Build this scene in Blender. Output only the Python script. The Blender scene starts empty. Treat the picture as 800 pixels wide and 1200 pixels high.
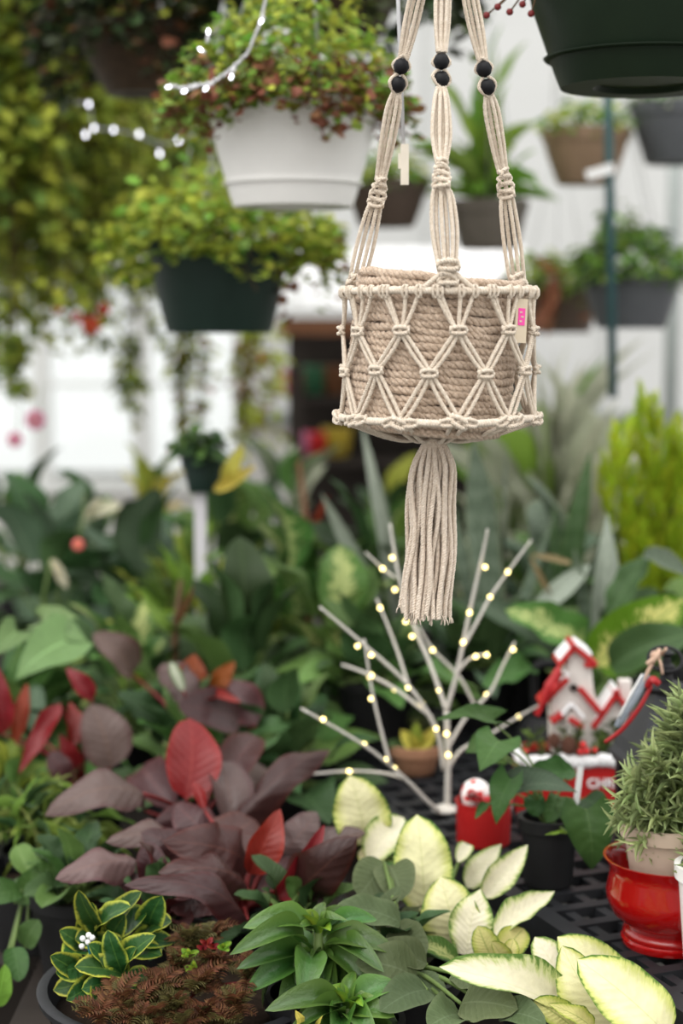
import bpy, math, random
import numpy as np
from mathutils import Vector, Matrix, Quaternion

random.seed(7)
rng = np.random.default_rng(7)
R = math.radians
sc = bpy.context.scene
COL = sc.collection

# ------------------------------------------------------------------ camera, sky, exposure
CAM = Vector((0, 0, 1.55)); F = 2000.0; PITCH = math.atan2(220, F)
cam = bpy.data.cameras.new('camera'); cam_o = bpy.data.objects.new('camera', cam); COL.objects.link(cam_o)
cam_o.location = CAM; cam_o.rotation_euler = (math.pi/2 - PITCH, 0, 0)
cam.sensor_fit = 'VERTICAL'; cam.sensor_height = 36; cam.lens = 36*F/1200
cam.clip_start = .05; cam.clip_end = 200
cam.dof.use_dof = True; cam.dof.focus_distance = 1.76; cam.dof.aperture_fstop = 2.7
sc.camera = cam_o
sc.view_settings.view_transform = 'Standard'; sc.view_settings.look = 'None'
sc.view_settings.gamma = 1; sc.view_settings.use_curve_mapping = False
sc.view_settings.exposure = 0.62
sc.cycles.use_denoising = True
sc.cycles.max_bounces = 8; sc.cycles.transparent_max_bounces = 12

w = bpy.data.worlds.new('overcast_sky'); sc.world = w; w.use_nodes = True
nt = w.node_tree; nt.nodes.clear()
tc = nt.nodes.new('ShaderNodeTexCoord'); sx = nt.nodes.new('ShaderNodeSeparateXYZ')
mr = nt.nodes.new('ShaderNodeMapRange'); mr.inputs[1].default_value = -.05; mr.inputs[2].default_value = 1
mr.inputs[3].default_value = .72; mr.inputs[4].default_value = 1.55      # overcast: brighter towards the zenith
bg = nt.nodes.new('ShaderNodeBackground'); bg.inputs[0].default_value = (1, .99, .965, 1)
wo = nt.nodes.new('ShaderNodeOutputWorld')
nt.links.new(tc.outputs['Generated'], sx.inputs[0]); nt.links.new(sx.outputs[2], mr.inputs[0])
nt.links.new(mr.outputs[0], bg.inputs[1]); nt.links.new(bg.outputs[0], wo.inputs[0])
sun = bpy.data.lights.new('sun', 'SUN'); sun.energy = .9; sun.angle = R(50); sun.color = (1, .97, .92)
sun_o = bpy.data.objects.new('sun', sun); COL.objects.link(sun_o)
sun_o.rotation_euler = Vector((.40, .60, -1.0)).to_track_quat('-Z', 'Y').to_euler()

# ------------------------------------------------------------------ pixel <-> place helpers
FW = Vector((0, math.cos(PITCH), -math.sin(PITCH))); UP = Vector((0, math.sin(PITCH), math.cos(PITCH)))
def ray(px, py): return FW + Vector(((px-400)/F, 0, 0)) + UP*((600-py)/F)
def P(px, py, Y):
    d = ray(px, py); return CAM + d*(Y/d.y)
def G(px, py, z):
    d = ray(px, py); return CAM + d*((z-CAM.z)/d.z)
def M_(px, Y): return px*Y*1.01/F

# ------------------------------------------------------------------ object helpers
W = {}
def prop(o, label=None, cat=None, group=None, kind=None):
    if label: o['label'] = label
    if cat: o['category'] = cat
    if group: o['group'] = group
    if kind: o['kind'] = kind
    return o
def thing(name, label, cat, loc, group=None):
    o = bpy.data.objects.new(name, None); COL.objects.link(o); o.empty_display_size = .02
    o.location = loc; W[o] = Matrix.Translation(loc)
    return prop(o, label, cat, group)
def put(name, mesh, parent=None, M=None, label=None, kind=None):
    o = bpy.data.objects.new(name, mesh); COL.objects.link(o)
    M = M if M is not None else Matrix.Identity(4)
    W[o] = M
    if parent is not None:
        o.parent = parent; o.matrix_basis = W[parent].inverted() @ M
    else: o.matrix_basis = M
    if label: o['label'] = label
    if kind: o['kind'] = kind
    return o

class MB:
    def __init__(s): s.v = []; s.f = []; s.mi = []; s.cur = 0
    def add(s, vs, fs):
        o = len(s.v); s.v.extend(tuple(v) for v in vs)
        s.f.extend(tuple(i+o for i in f) for f in fs); s.mi.extend([s.cur]*len(fs))
        return s
    def box(s, c, sx, sy, sz, M=None):
        vs = [Vector((x*sx/2, y*sy/2, z*sz/2)) for x in (-1, 1) for y in (-1, 1) for z in (-1, 1)]
        if M is not None: vs = [M @ v for v in vs]
        c = Vector(c)
        return s.add([v+c for v in vs], [(0,1,3,2),(4,6,7,5),(0,4,5,1),(2,3,7,6),(0,2,6,4),(1,5,7,3)])
    def tube(s, pts, r, n=8, closed=False, cap=True):
        pts = [Vector(p) for p in pts]; k = len(pts)
        rs = r if isinstance(r, (list, tuple)) else [r]*k
        fr = frames(pts, closed); vs = []; fs = []
        for i in range(k):
            N, B = fr[i]
            for j in range(n):
                a = 2*math.pi*j/n; vs.append(pts[i] + (N*math.cos(a)+B*math.sin(a))*rs[i])
        for i in range(k if closed else k-1):
            i2 = (i+1) % k
            for j in range(n):
                j2 = (j+1) % n; fs.append((i*n+j, i*n+j2, i2*n+j2, i2*n+j))
        if cap and not closed:
            fs.append(tuple(range(n-1, -1, -1))); fs.append(tuple(range((k-1)*n, k*n)))
        return s.add(vs, fs)
    def rope(s, pts, r, pitch=.0075, strands=3, sides=4, step=None, closed=False, fz=0):
        step = step or pitch/6
        pts = resample(pts, step, closed); k = len(pts)
        fr = frames(pts, closed); ph0 = random.random()*6.28
        L = step*(k if closed else k-1); turns = L/pitch
        if closed: turns = max(1, round(turns))
        for q in range(strands):
            sub = []
            for i in range(k):
                a = ph0 + q*2*math.pi/strands + 2*math.pi*turns*i/(k if closed else max(1, k-1))
                N, B = fr[i]; sub.append(pts[i] + (N*math.cos(a)+B*math.sin(a))*r*(.5 if sides > 4 else .53))
            s.tube(sub, r*(.56 if sides > 4 else .50), sides, closed)
        return s
    def lathe(s, prof, n=32, c=(0,0,0), M=None):
        c = Vector(c); vs = []; fs = []
        for (r, z) in prof:
            for j in range(n):
                a = 2*math.pi*j/n; v = Vector((r*math.cos(a), r*math.sin(a), z))
                vs.append((M @ v if M is not None else v)+c)
        for i in range(len(prof)-1):
            for j in range(n):
                j2 = (j+1) % n; fs.append((i*n+j, i*n+j2, (i+1)*n+j2, (i+1)*n+j))
        if prof[0][0] > 1e-5: fs.append(tuple(range(n-1, -1, -1)))
        if prof[-1][0] > 1e-5: fs.append(tuple(range((len(prof)-1)*n, len(prof)*n)))
        return s.add(vs, fs)
    def ball(s, c, r, n=10, sc3=(1,1,1), M=None):
        prof = [(max(1e-6, math.sin(math.pi*i/(n//2+1))), -math.cos(math.pi*i/(n//2+1))) for i in range(n//2+2)]
        S = Matrix.Diagonal(Vector(sc3)*r)
        return s.lathe(prof, n, c, (M @ S) if M is not None else S)
    def prism(s, poly, thick, M=None, c=(0,0,0)):
        # poly in x-z plane, extruded along y
        c = Vector(c); n = len(poly); vs = []
        for y in (-thick/2, thick/2):
            for (x, z) in poly:
                v = Vector((x, y, z)); vs.append((M @ v if M is not None else v)+c)
        fs = [tuple(range(n)), tuple(range(2*n-1, n-1, -1))] + [(i, i+n, (i+1) % n+n, (i+1) % n) for i in range(n)]
        return s.add(vs, fs)
    def mesh(s, name, mats, smooth=True):
        me = bpy.data.meshes.new(name); me.from_pydata(s.v, [], s.f)
        for m in (mats if isinstance(mats, (list, tuple)) else [mats]): me.materials.append(m)
        if s.cur or any(s.mi): me.polygons.foreach_set('material_index', s.mi)
        if smooth: me.polygons.foreach_set('use_smooth', [True]*len(me.polygons))
        me.update(); return me
    def build(s, name, mats, parent=None, smooth=True, label=None, kind=None, sharp=None):
        c = sum((Vector(v) for v in s.v[::max(1, len(s.v)//64)]), Vector())/max(1, len(s.v[::max(1, len(s.v)//64)]))
        s.v = [tuple(Vector(v)-c) for v in s.v]
        me = s.mesh(name, mats, smooth)
        if sharp: me.set_sharp_from_angle(angle=R(sharp))
        return put(name, me, parent, Matrix.Translation(c), label, kind)

def frames(pts, closed=False):
    k = len(pts); T = []
    for i in range(k):
        a = pts[(i-1) % k] if (closed or i > 0) else pts[i]
        b = pts[(i+1) % k] if (closed or i < k-1) else pts[i]
        t = b-a; T.append(t.normalized() if t.length > 1e-9 else Vector((0,0,1)))
    ref = Vector((0,0,1)) if abs(T[0].z) < .9 else Vector((1,0,0))
    N = (ref - T[0]*ref.dot(T[0])).normalized(); out = []
    for i in range(k):
        N = N - T[i]*N.dot(T[i])
        N = N.normalized() if N.length > 1e-6 else T[i].orthogonal().normalized()
        out.append((N, T[i].cross(N)))
    return out
def smooth_path(pts, n=8, closed=False):
    pts = [Vector(p) for p in pts]; k = len(pts); out = []
    for i in range(k if closed else k-1):
        g = lambda j: pts[j % k] if closed else pts[min(max(j, 0), k-1)]
        p0, p1, p2, p3 = g(i-1), g(i), g(i+1), g(i+2)
        for q in range(n):
            t = q/n
            out.append(.5*((2*p1)+(p2-p0)*t+(2*p0-5*p1+4*p2-p3)*t*t+(3*p1-p0-3*p2+p3)*t**3))
    if not closed: out.append(pts[-1])
    return out
def resample(pts, step, closed=False):
    a = np.array([tuple(p) for p in pts])
    if closed: a = np.vstack([a, a[:1]])
    d = np.concatenate([[0], np.cumsum(np.linalg.norm(np.diff(a, axis=0), axis=1))])
    n = max(2, int(d[-1]/step)+1)
    s = np.linspace(0, d[-1], n+1 if closed else n)
    if closed: s = s[:-1]
    b = np.stack([np.interp(s, d, a[:, i]) for i in range(3)], 1)
    return [Vector(x) for x in b]

# ------------------------------------------------------------------ materials
class N:
    def __init__(s, name):
        s.m = bpy.data.materials.new(name); s.m.use_nodes = True; s.t = s.m.node_tree; s.t.nodes.clear()
        s.out = s.n('ShaderNodeOutputMaterial')
    def n(s, ty, **k):
        x = s.t.nodes.new(ty)
        for a, b in k.items(): setattr(x, a, b)
        return x
    def l(s, a, b): s.t.links.new(a, b)
    def set(s, inp, v):
        if hasattr(v, 'is_output'): s.l(v, inp)
        else: inp.default_value = (*v, 1) if isinstance(v, tuple) and len(v) == 3 else v
    def math(s, op, a, b=0, clamp=False):
        x = s.n('ShaderNodeMath', operation=op, use_clamp=clamp); s.set(x.inputs[0], a); s.set(x.inputs[1], b); return x.outputs[0]
    def step(s, v, a, b):
        x = s.n('ShaderNodeMapRange', interpolation_type='SMOOTHSTEP'); s.set(x.inputs[0], v)
        x.inputs[1].default_value = a; x.inputs[2].default_value = b; return x.outputs[0]
    def mix(s, f, a, b):
        x = s.n('ShaderNodeMix', data_type='RGBA'); s.set(x.inputs[0], f); s.set(x.inputs[6], a); s.set(x.inputs[7], b); return x.outputs[2]
    def noise(s, vec, scale, detail=3, rough=.6):
        x = s.n('ShaderNodeTexNoise'); x.inputs['Scale'].default_value = scale; x.inputs['Detail'].default_value = detail
        x.inputs['Roughness'].default_value = rough
        if vec is not None: s.l(vec, x.inputs['Vector'])
        return x.outputs[0]
    def obj(s): return s.n('ShaderNodeTexCoord').outputs['Object']
    def bump(s, h, strength=.3, dist=.001):
        x = s.n('ShaderNodeBump'); x.inputs['Strength'].default_value = strength; x.inputs['Distance'].default_value = dist
        s.l(h, x.inputs['Height']); return x.outputs[0]
    def pbr(s, col, rough=.5, spec=.5, metal=0, normal=None, coat=0):
        x = s.n('ShaderNodeBsdfPrincipled'); s.set(x.inputs['Base Color'], col); s.set(x.inputs['Roughness'], rough)
        x.inputs['Specular IOR Level'].default_value = spec; x.inputs['Metallic'].default_value = metal
        x.inputs['Coat Weight'].default_value = coat
        if normal is not None: s.l(normal, x.inputs['Normal'])
        return x
    def fin(s, sh): s.l(sh if hasattr(sh, 'is_output') else sh.outputs[0], s.out.inputs[0]); return s.m

def plain(name, col, rough=.5, spec=.3, metal=0, var=.12, scale=30, bump=.15, coat=0):
    n = N(name); o = n.obj(); f = n.noise(o, scale)
    dark = tuple(c*(1-var*1.6) for c in col); lite = tuple(min(1, c*(1+var)) for c in col)
    c = n.mix(f, dark, lite)
    return n.fin(n.pbr(c, rough, spec, metal, n.bump(n.noise(o, scale*5), bump, .001), coat))

def leafmat(name, base, edge=None, edge2=None, f0=.9, f1=1.05, e0=.7, e1=.95, splash=None, sp0=.55, sp1=.65, spscale=9, rib=None, ribw=.07, back=None,
            var=.25, rough=.42, trans=.25, veins=12, hue=.02, spec=.22, cross=None, vein_amt=.3, enoise=.35):
    n = N(name); uv = n.n('ShaderNodeUVMap', uv_map='UVMap').outputs[0]
    sep = n.n('ShaderNodeSeparateXYZ'); n.l(uv, sep.inputs[0]); u, v = sep.outputs[0], sep.outputs[1]
    a = n.math('ABSOLUTE', n.math('SUBTRACT', n.math('MULTIPLY', u, 2), 1))
    rnd = n.math('ADD', n.n('ShaderNodeObjectInfo').outputs['Random'], n.n('ShaderNodeAttribute', attribute_name='rnd').outputs['Fac'])
    cmb = n.n('ShaderNodeCombineXYZ'); n.l(u, cmb.inputs[0]); n.l(n.math('MULTIPLY', v, 2.2), cmb.inputs[1])
    n.l(n.math('MULTIPLY', rnd, 37.7), cmb.inputs[2]); uvr = cmb.outputs[0]
    nz = n.noise(uvr, 6, 4)
    c2 = n.n('ShaderNodeCombineXYZ'); n.l(n.math('MULTIPLY', u, 3.2), c2.inputs[0]); n.l(n.math('MULTIPLY', n.math('SUBTRACT', v, n.math('MULTIPLY', a, .16)), 17), c2.inputs[1])
    n.l(n.math('MULTIPLY', rnd, 53.1), c2.inputs[2]); brush = n.noise(c2.outputs[0], 1.7, 4, .65)
    c = n.mix(nz, tuple(x*.8 for x in base), tuple(min(1, x*1.18) for x in base))
    if cross:                                               # broken cross bands, as on snake plants
        wv = n.math('SINE', n.math('ADD', n.math('MULTIPLY', v, 60), n.math('MULTIPLY', n.noise(uvr, 7, 3), 14)))
        c = n.mix(n.math('MULTIPLY', n.step(wv, -.2, .9), .7), c, cross)
    if splash:
        sv = n.math('ADD', n.math('ADD', n.math('MULTIPLY', brush, .6), n.math('MULTIPLY', n.noise(uvr, spscale*.5, 3, .6), .4)), n.math('MULTIPLY', a, -.28))
        c = n.mix(n.step(sv, sp0-.2, sp1-.2), c, splash)
    if edge:
        ev = n.math('ADD', a, n.math('MULTIPLY', n.math('SUBTRACT', brush, .5), enoise))
        ev = n.math('ADD', ev, n.math('MULTIPLY', n.step(v, .8, 1.0), .25))
        c = n.mix(n.step(ev, e0, e1), c, edge)
        if edge2: c = n.mix(n.step(ev, f0, f1), c, edge2)
    # veins running out from the midrib
    vs = n.math('SINE', n.math('ADD', n.math('MULTIPLY', n.math('SUBTRACT', v, n.math('MULTIPLY', a, .22)), veins*6.28), n.math('MULTIPLY', nz, 5)))
    vl = n.step(vs, .82, 1)
    c = n.mix(n.math('MULTIPLY', vl, vein_amt*.5), c, rib or tuple(min(1, x*1.6+.03) for x in base))
    c = n.mix(n.math('MULTIPLY', n.math('SUBTRACT', 1, n.step(a, ribw*.3, ribw)), .7), c, rib or tuple(min(1, x*1.7+.03) for x in base))
    h = n.n('ShaderNodeHueSaturation'); n.l(c, h.inputs['Color'])
    fr = n.math('FRACT', n.math('MULTIPLY', rnd, 7.31))
    n.set(h.inputs['Hue'], n.math('ADD', .5-hue, n.math('MULTIPLY', fr, 2*hue)))
    n.set(h.inputs['Value'], n.math('ADD', 1-var, n.math('MULTIPLY', n.math('FRACT', n.math('MULTIPLY', rnd, 3.17)), 2*var)))
    col = h.outputs[0]
    if back:
        col2 = n.mix(n.n('ShaderNodeNewGeometry').outputs['Backfacing'], col, back)
    else: col2 = col
    bp = n.bump(n.math('ADD', n.math('MULTIPLY', vs, .3), n.math('MULTIPLY', nz, 1.3)), .4, .0015)
    p = n.pbr(col2, rough, spec, 0, bp)
    if trans <= 0: return n.fin(p)
    tr = n.n('ShaderNodeBsdfTranslucent'); n.l(col, tr.inputs[0])
    mx = n.n('ShaderNodeMixShader'); mx.inputs[0].default_value = trans
    n.l(p.outputs[0], mx.inputs[1]); n.l(tr.outputs[0], mx.inputs[2])
    return n.fin(mx)

def clear_glass(name, tint=(.96, .98, .98), gl=.08, rough=.02):
    n = N(name); t = n.n('ShaderNodeBsdfTransparent'); t.inputs[0].default_value = (*tint, 1)
    g = n.n('ShaderNodeBsdfGlossy'); g.inputs['Roughness'].default_value = rough
    m = n.n('ShaderNodeMixShader'); f = n.n('ShaderNodeFresnel'); f.inputs[0].default_value = 1.45
    n.l(f.outputs[0], m.inputs[0]); n.l(t.outputs[0], m.inputs[1]); n.l(g.outputs[0], m.inputs[2]); return n.fin(m)
def glow(name, col, st):
    n = N(name); e = n.n('ShaderNodeEmission'); e.inputs[0].default_value = (*col, 1); e.inputs[1].default_value = st; return n.fin(e)
def panelmat(name, col, t=.5):
    n = N(name); o = n.obj(); c = n.mix(n.noise(o, 3), tuple(x*.94 for x in col), col)
    p = n.pbr(c, .5, .3); tr = n.n('ShaderNodeBsdfTranslucent'); n.l(c, tr.inputs[0])
    m = n.n('ShaderNodeMixShader'); m.inputs[0].default_value = t
    n.l(p.outputs[0], m.inputs[1]); n.l(tr.outputs[0], m.inputs[2]); return n.fin(m)
def fibre(name, c0, c1, scale=160, bump=.6, rough=.9):
    n = N(name); o = n.obj(); f = n.noise(o, scale, 5, .75); f2 = n.noise(o, scale*.12, 2)
    c = n.mix(n.step(f, .3, .72), c0, c1); c = n.mix(n.math('MULTIPLY', f2, .35), c, tuple(x*.75 for x in c0))
    p = n.pbr(c, rough, .15, 0, n.bump(f, bump, .0012)); p.inputs['Sheen Weight'].default_value = .25
    return n.fin(p)

MAT = dict(
    cotton=fibre('cotton_cord', (.63, .53, .42), (.87, .78, .67), 260, .5),
    tassel=fibre('cotton_tassel', (.68, .57, .46), (.90, .79, .68), 260, .5),
    jute=fibre('jute_rope', (.41, .30, .215), (.78, .63, .50), 300, 1.0),
    bead=plain('charcoal_bead', (.008, .008, .010), .5, .2),
    white_plastic=plain('white_plastic', (.88, .87, .85), .42, .4, var=.03, bump=.05),
    green_plastic=plain('dark_green_plastic', (.012, .028, .022), .5, .22, var=.15),
    green_plastic2=plain('bottle_green_plastic', (.008, .017, .008), .45, .16, var=.15),
    brown_plastic=plain('brown_plastic', (.30, .20, .13), .5, .22),
    darkbrown_plastic=plain('dark_brown_plastic', (.10, .07, .055), .5, .22),
    grey_plastic=plain('grey_plastic', (.105, .11, .12), .5, .22),
    taupe_plastic=plain('taupe_plastic', (.14, .12, .10), .5, .22),
    black_plastic=plain('black_plastic', (.012, .012, .013), .5, .22),
    bench_black=plain('black_bench_plastic', (.018, .019, .022), .5, .22, var=.3),
    beige=plain('beige_plastic', (.48, .37, .29), .6, .3, var=.06),
    tan=plain('terracotta', (.38, .20, .12), .75, .2),
    red_glaze=plain('red_glaze', (.33, .004, .004), .14, .5, var=.12, scale=9, bump=.02, coat=.4),
    red_paint=plain('red_paint', (.44, .014, .014), .38, .5, var=.08),
    red_satin=plain('red_satin', (.42, .012, .016), .45, .5, var=.15),
    white_paint=plain('white_wood_paint', (.74, .70, .66), .7, .2, var=.12, scale=60, bump=.5),
    snow=plain('snow_paint', (.84, .84, .85), .85, .2, var=.05, scale=90, bump=.8),
    black_metal=plain('black_metal', (.014, .014, .016), .5, .22, var=.2),
    black_roof=plain('black_roof_metal', (.04, .042, .048), .5, .22, var=.2),
    wire=plain('grey_wire', (.42, .43, .43), .4, .5, .4),
    silver_cord=plain('clear_cord', (.62, .62, .64), .35, .5),
    twig=plain('white_twig', (.63, .60, .55), .7, .3, var=.15, scale=80),
    soil=plain('potting_soil', (.03, .02, .014), .95, .1, var=.5, scale=120, bump=1),
    stem=plain('green_stem', (.12, .18, .05), .6, .3),
    darkstem=plain('brown_stem', (.10, .06, .03), .7, .2),
    redstem=plain('red_stem', (.17, .02, .02), .5, .3),
    steel=plain('galvanised_steel', (.33, .36, .35), .5, .5, .3),
    green_pipe=plain('blue_green_pipe', (.05, .12, .13), .5, .4),
    concrete=plain('concrete_floor', (.16, .155, .145), .85, .2, var=.25, scale=5, bump=.5),
    frame_white=plain('white_frame', (.72, .73, .72), .5, .3, var=.04),
    panel=panelmat('poly_panel', (.82, .825, .82)),
    panel_low=panelmat('poly_panel_low', (.77, .755, .74), .42),
    glass=clear_glass('window_glass'),
    lantern_glass=clear_glass('lantern_glass', (.75, .77, .78)),
    dark_wood=plain('dark_wood', (.028, .021, .017), .7, .3),
    orange_wood=plain('orange_wood', (.20, .085, .04), .6, .3),
    pink=plain('pink_label', (.85, .08, .38), .5, .3, var=.04),
    tagcard=plain('tag_card', (.66, .56, .42), .7, .2, var=.06),
    cream=plain('cream_plastic', (.72, .66, .56), .5, .4),
    white_label=plain('white_label', (.85, .85, .85), .5, .4, var=.02),
    lilac_white=plain('lilac_white_plastic', (.66, .64, .68), .5),
    raffia=plain('raffia', (.58, .40, .30), .8, .2),
    blue_grey=plain('blue_grey_ribbon', (.34, .38, .44), .6, .3, var=.3, scale=80),
    pinecone=plain('pinecone', (.13, .055, .035), .7, .3, var=.3),
    berry=plain('red_berry', (.6, .02, .02), .25, .5),
    warm=glow('warm_led', (1, .80, .30), 4.5), cool=glow('cool_led', (.93, .92, 1), 4),
    pinkflower=plain('pink_petal', (.75, .25, .42), .6, .3), redflower=plain('red_petal', (.62, .03, .03), .6, .3),
    paleflower=plain('pale_petal', (.80, .72, .55), .6, .3), coral=plain('coral_petal', (.70, .14, .14), .6, .3),
    coir=fibre('coir', (.035, .022, .014), (.09, .055, .035), 60, 1),
)
LM = dict(
    dief=leafmat('dieffenbachia_leaf', (.80, .76, .46), edge=(.56, .58, .16), e0=.45, e1=.95, edge2=(.09, .18, .025), f0=.86, f1=1.02, enoise=.45, rib=(.62, .62, .28), ribw=.03, var=.07, rough=.5, trans=.2, hue=.01, veins=10, vein_amt=.15),
    dief_pale=leafmat('dieffenbachia_pale_leaf', (.82, .77, .58), edge=(.55, .60, .24), e0=.5, e1=.9, edge2=(.12, .22, .045), f0=.78, f1=.98, enoise=.8, rib=(.74, .72, .46), ribw=.035, var=.07, rough=.5, trans=.2, hue=.01, veins=11, vein_amt=.15),
    dief_lime=leafmat('dieffenbachia_lime_leaf', (.64, .60, .24), edge=(.42, .46, .09), e0=.4, e1=.9, edge2=(.10, .18, .025), f0=.86, f1=1.0, enoise=.5, rib=(.28, .34, .08), var=.1, rough=.5, trans=.25, hue=.012),
    compacta=leafmat('dracaena_leaf', (.052, .125, .022), edge=(.085, .175, .03), e0=.3, e1=1.0, rib=(.05, .14, .025), ribw=.25, var=.28, rough=.33, trans=.16, veins=1, vein_amt=0, spec=.55, enoise=.15),
    compacta_lime=leafmat('dracaena_new_leaf', (.24, .36, .03), edge=(.13, .27, .03), e0=.3, e1=1, var=.2, rough=.36, trans=.25, veins=1, vein_amt=0),
    greygreen=leafmat('grey_green_leaf', (.085, .115, .05), edge=(.105, .135, .062), rib=(.125, .165, .085), var=.22, rough=.6, trans=.14, veins=9, vein_amt=.6),
    burgundy=leafmat('burgundy_leaf', (.046, .015, .015), edge=(.06, .013, .012), rib=(.09, .03, .025), ribw=.05, back=(.075, .008, .008), var=.35, rough=.42, trans=.1, hue=.015, spec=.42, veins=8, vein_amt=.3),
    burg_grey=leafmat('dusky_leaf', (.105, .066, .060), edge=(.08, .036, .034), rib=(.13, .075, .06), back=(.075, .01, .01), var=.25, rough=.42, trans=.08, hue=.015, spec=.42, veins=8, vein_amt=.3),
    red=leafmat('red_new_leaf', (.21, .016, .014), edge=(.25, .014, .010), rib=(.30, .045, .035), ribw=.05, var=.18, rough=.38, trans=.18, hue=.008, spec=.4, veins=9, vein_amt=.3),
    orange=leafmat('rust_leaf', (.24, .04, .014), edge=(.2, .02, .01), var=.25, rough=.45, trans=.25),
    hoya=leafmat('variegated_leaf', (.024, .075, .018), edge=(.36, .39, .05), e0=.66, e1=.95, rib=(.08, .16, .03), var=.25, rough=.4, trans=.15, veins=5, enoise=.5, vein_amt=.1),
    green=leafmat('mid_green_leaf', (.10, .19, .048), edge=(.115, .21, .06), rib=(.17, .27, .09), var=.35, rough=.45, trans=.22),
    heart=leafmat('heart_leaf', (.052, .12, .030), edge=(.042, .105, .026), rib=(.10, .19, .06), ribw=.04, var=.2, rough=.42, trans=.2, veins=6, vein_amt=.12),
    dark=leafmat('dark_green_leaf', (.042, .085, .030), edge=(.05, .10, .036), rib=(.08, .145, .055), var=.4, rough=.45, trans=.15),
    bluegreen=leafmat('blue_green_leaf', (.085, .135, .082), edge=(.06, .10, .055), rib=(.17, .23, .15), var=.3, rough=.45, trans=.15),
    speck=leafmat('speckled_leaf', (.075, .16, .035), splash=(.40, .45, .17), sp0=.56, sp1=.66, spscale=9, rib=(.13, .21, .06), var=.25, rough=.45, trans=.2),
    splash=leafmat('splashed_leaf', (.10, .22, .016), splash=(.62, .62, .20), sp0=.56, sp1=.64, spscale=7, rib=(.18, .31, .05), var=.12, rough=.4, trans=.28, veins=9),
    pale=leafmat('pale_leaf', (.42, .44, .33), edge=(.10, .16, .06), e0=.45, e1=.9, var=.2, trans=.2),
    lime=leafmat('lime_leaf', (.42, .48, .065), var=.3, rough=.5, trans=.42, veins=3, hue=.02),
    olive=leafmat('olive_leaf', (.29, .34, .05), var=.4, rough=.5, trans=.42, veins=3, hue=.02),
    moss=leafmat('moss_leaf', (.16, .24, .045), var=.45, rough=.5, trans=.36, veins=3, hue=.02),
    rust=leafmat('russet_leaf', (.23, .095, .05), var=.4, rough=.55, trans=.25, veins=3, hue=.02),
    deep=leafmat('shade_leaf', (.026, .034, .014), var=.5, rough=.5, trans=.15, veins=3),  # near-black: the shade on the top baskets is put into the leaf colour
    fresh=leafmat('fresh_leaf', (.19, .36, .05), var=.35, rough=.5, trans=.38, veins=3, hue=.02),
    snake=leafmat('snake_plant_leaf', (.095, .135, .09), edge=(.19, .22, .13), e0=.88, e1=.97, cross=(.17, .22, .16), var=.18, rough=.5, trans=.1, veins=1, enoise=.1, vein_amt=0, ribw=.01),
    snake_grey=leafmat('silver_snake_leaf', (.27, .31, .255), edge=(.12, .17, .1), e0=.9, e1=.98, cross=(.31, .35, .29), var=.12, rough=.5, trans=.1, veins=1, enoise=.1, vein_amt=0, ribw=.01),
    snake_green=leafmat('green_snake_leaf', (.065, .125, .045), edge=(.12, .2, .07), e0=.9, e1=.98, cross=(.10, .16, .075), var=.15, rough=.5, trans=.1, veins=1, vein_amt=0, ribw=.01),
    straw=leafmat('straw_leaf', (.30, .24, .12), var=.3, rough=.6, trans=.2),
    yellow=leafmat('yellow_leaf', (.60, .50, .10), var=.2, rough=.5, trans=.3),
    sage=leafmat('lavender_leaf', (.40, .48, .22), var=.45, rough=.6, trans=.34, veins=1, hue=.015, ribw=.2, rib=(.52, .58, .32)),
    cypress=leafmat('cypress_spray', (.44, .56, .035), var=.3, rough=.55, trans=.42, veins=1, hue=.02),
    fernbrown=leafmat('bronze_frond', (.125, .055, .024), var=.45, rough=.55, trans=.2, veins=1, hue=.02, rib=(.25, .10, .045)),
    fernolive=leafmat('olive_frond', (.10, .085, .028), var=.4, rough=.55, trans=.2, veins=1, hue=.02),
    grass=leafmat('grass_leaf', (.23, .29, .08), var=.35, rough=.5, trans=.3, veins=1, hue=.02),
    palm=leafmat('palm_leaf', (.20, .34, .05), var=.3, rough=.5, trans=.38, veins=1, hue=.02),
    palegrass=leafmat('pale_grass_leaf', (.55, .57, .44), var=.2, rough=.5, trans=.35, veins=1),
    palebract=leafmat('cream_bract', (.72, .68, .50), var=.1, trans=.3, vein_amt=.1),
    soft=leafmat('soft_green_leaf', (.16, .27, .10), var=.15, trans=.25, vein_amt=.1),
    needle=leafmat('pine_needle', (.10, .15, .055), var=.4, rough=.5, trans=.1, veins=1),
)

# ------------------------------------------------------------------ leaves
def se(t, p, q, peak, ex=.8):
    """leaf outline: widest at peak, blunt or pointed by p (base) and q (tip)"""
    if t >= 1: return 0.0
    return max(0, 1-((peak-t)/peak)**p)**.5 if t < peak else max(0, 1-((t-peak)/(1-peak))**q)**ex
PROF = dict(
    oval=lambda t: se(t, 2.0, 2.0, .47, .56),
    broad=lambda t: se(t, 2.1, 1.85, .42, .62),
    lance=lambda t: max(.06*(t < .5), se(t, 1.7, 1.45, .40)),
    arch=lambda t: max(.30*(t < .3), se(t*.93+.07, 1.3, 1.6, .48, .66)),
    droop=lambda t: se(t, 2.0, 1.55, .42, .72),
    strap=lambda t: (.62+.38*math.sin(math.pi*min(1, t*1.1)))*(1-t**7)*(.75+.25*min(1, t*5)) if t < 1 else 0,
    blade=lambda t: (.75+.25*math.sin(math.pi*t*.8))*max(0, 1-t**3.2)**.8,
    heart=lambda t: 0 if t > .999 else (.72+.28*math.sin(math.pi*min(.5, t*2.2))) * (1 if t < .22 else max(0, 1-((t-.22)/.78)**1.25)),
    round=lambda t: max(0, math.sin(math.pi*min(1, t*.94+.06)))**.55,
    needle=lambda t: max(0, math.sin(math.pi*min(1, (t*.93+.07)**.8)))**.6,
    trowel=lambda t: max(.05*(t < .5), se(t, 2.0, 1.3, .33)),
)
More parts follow.
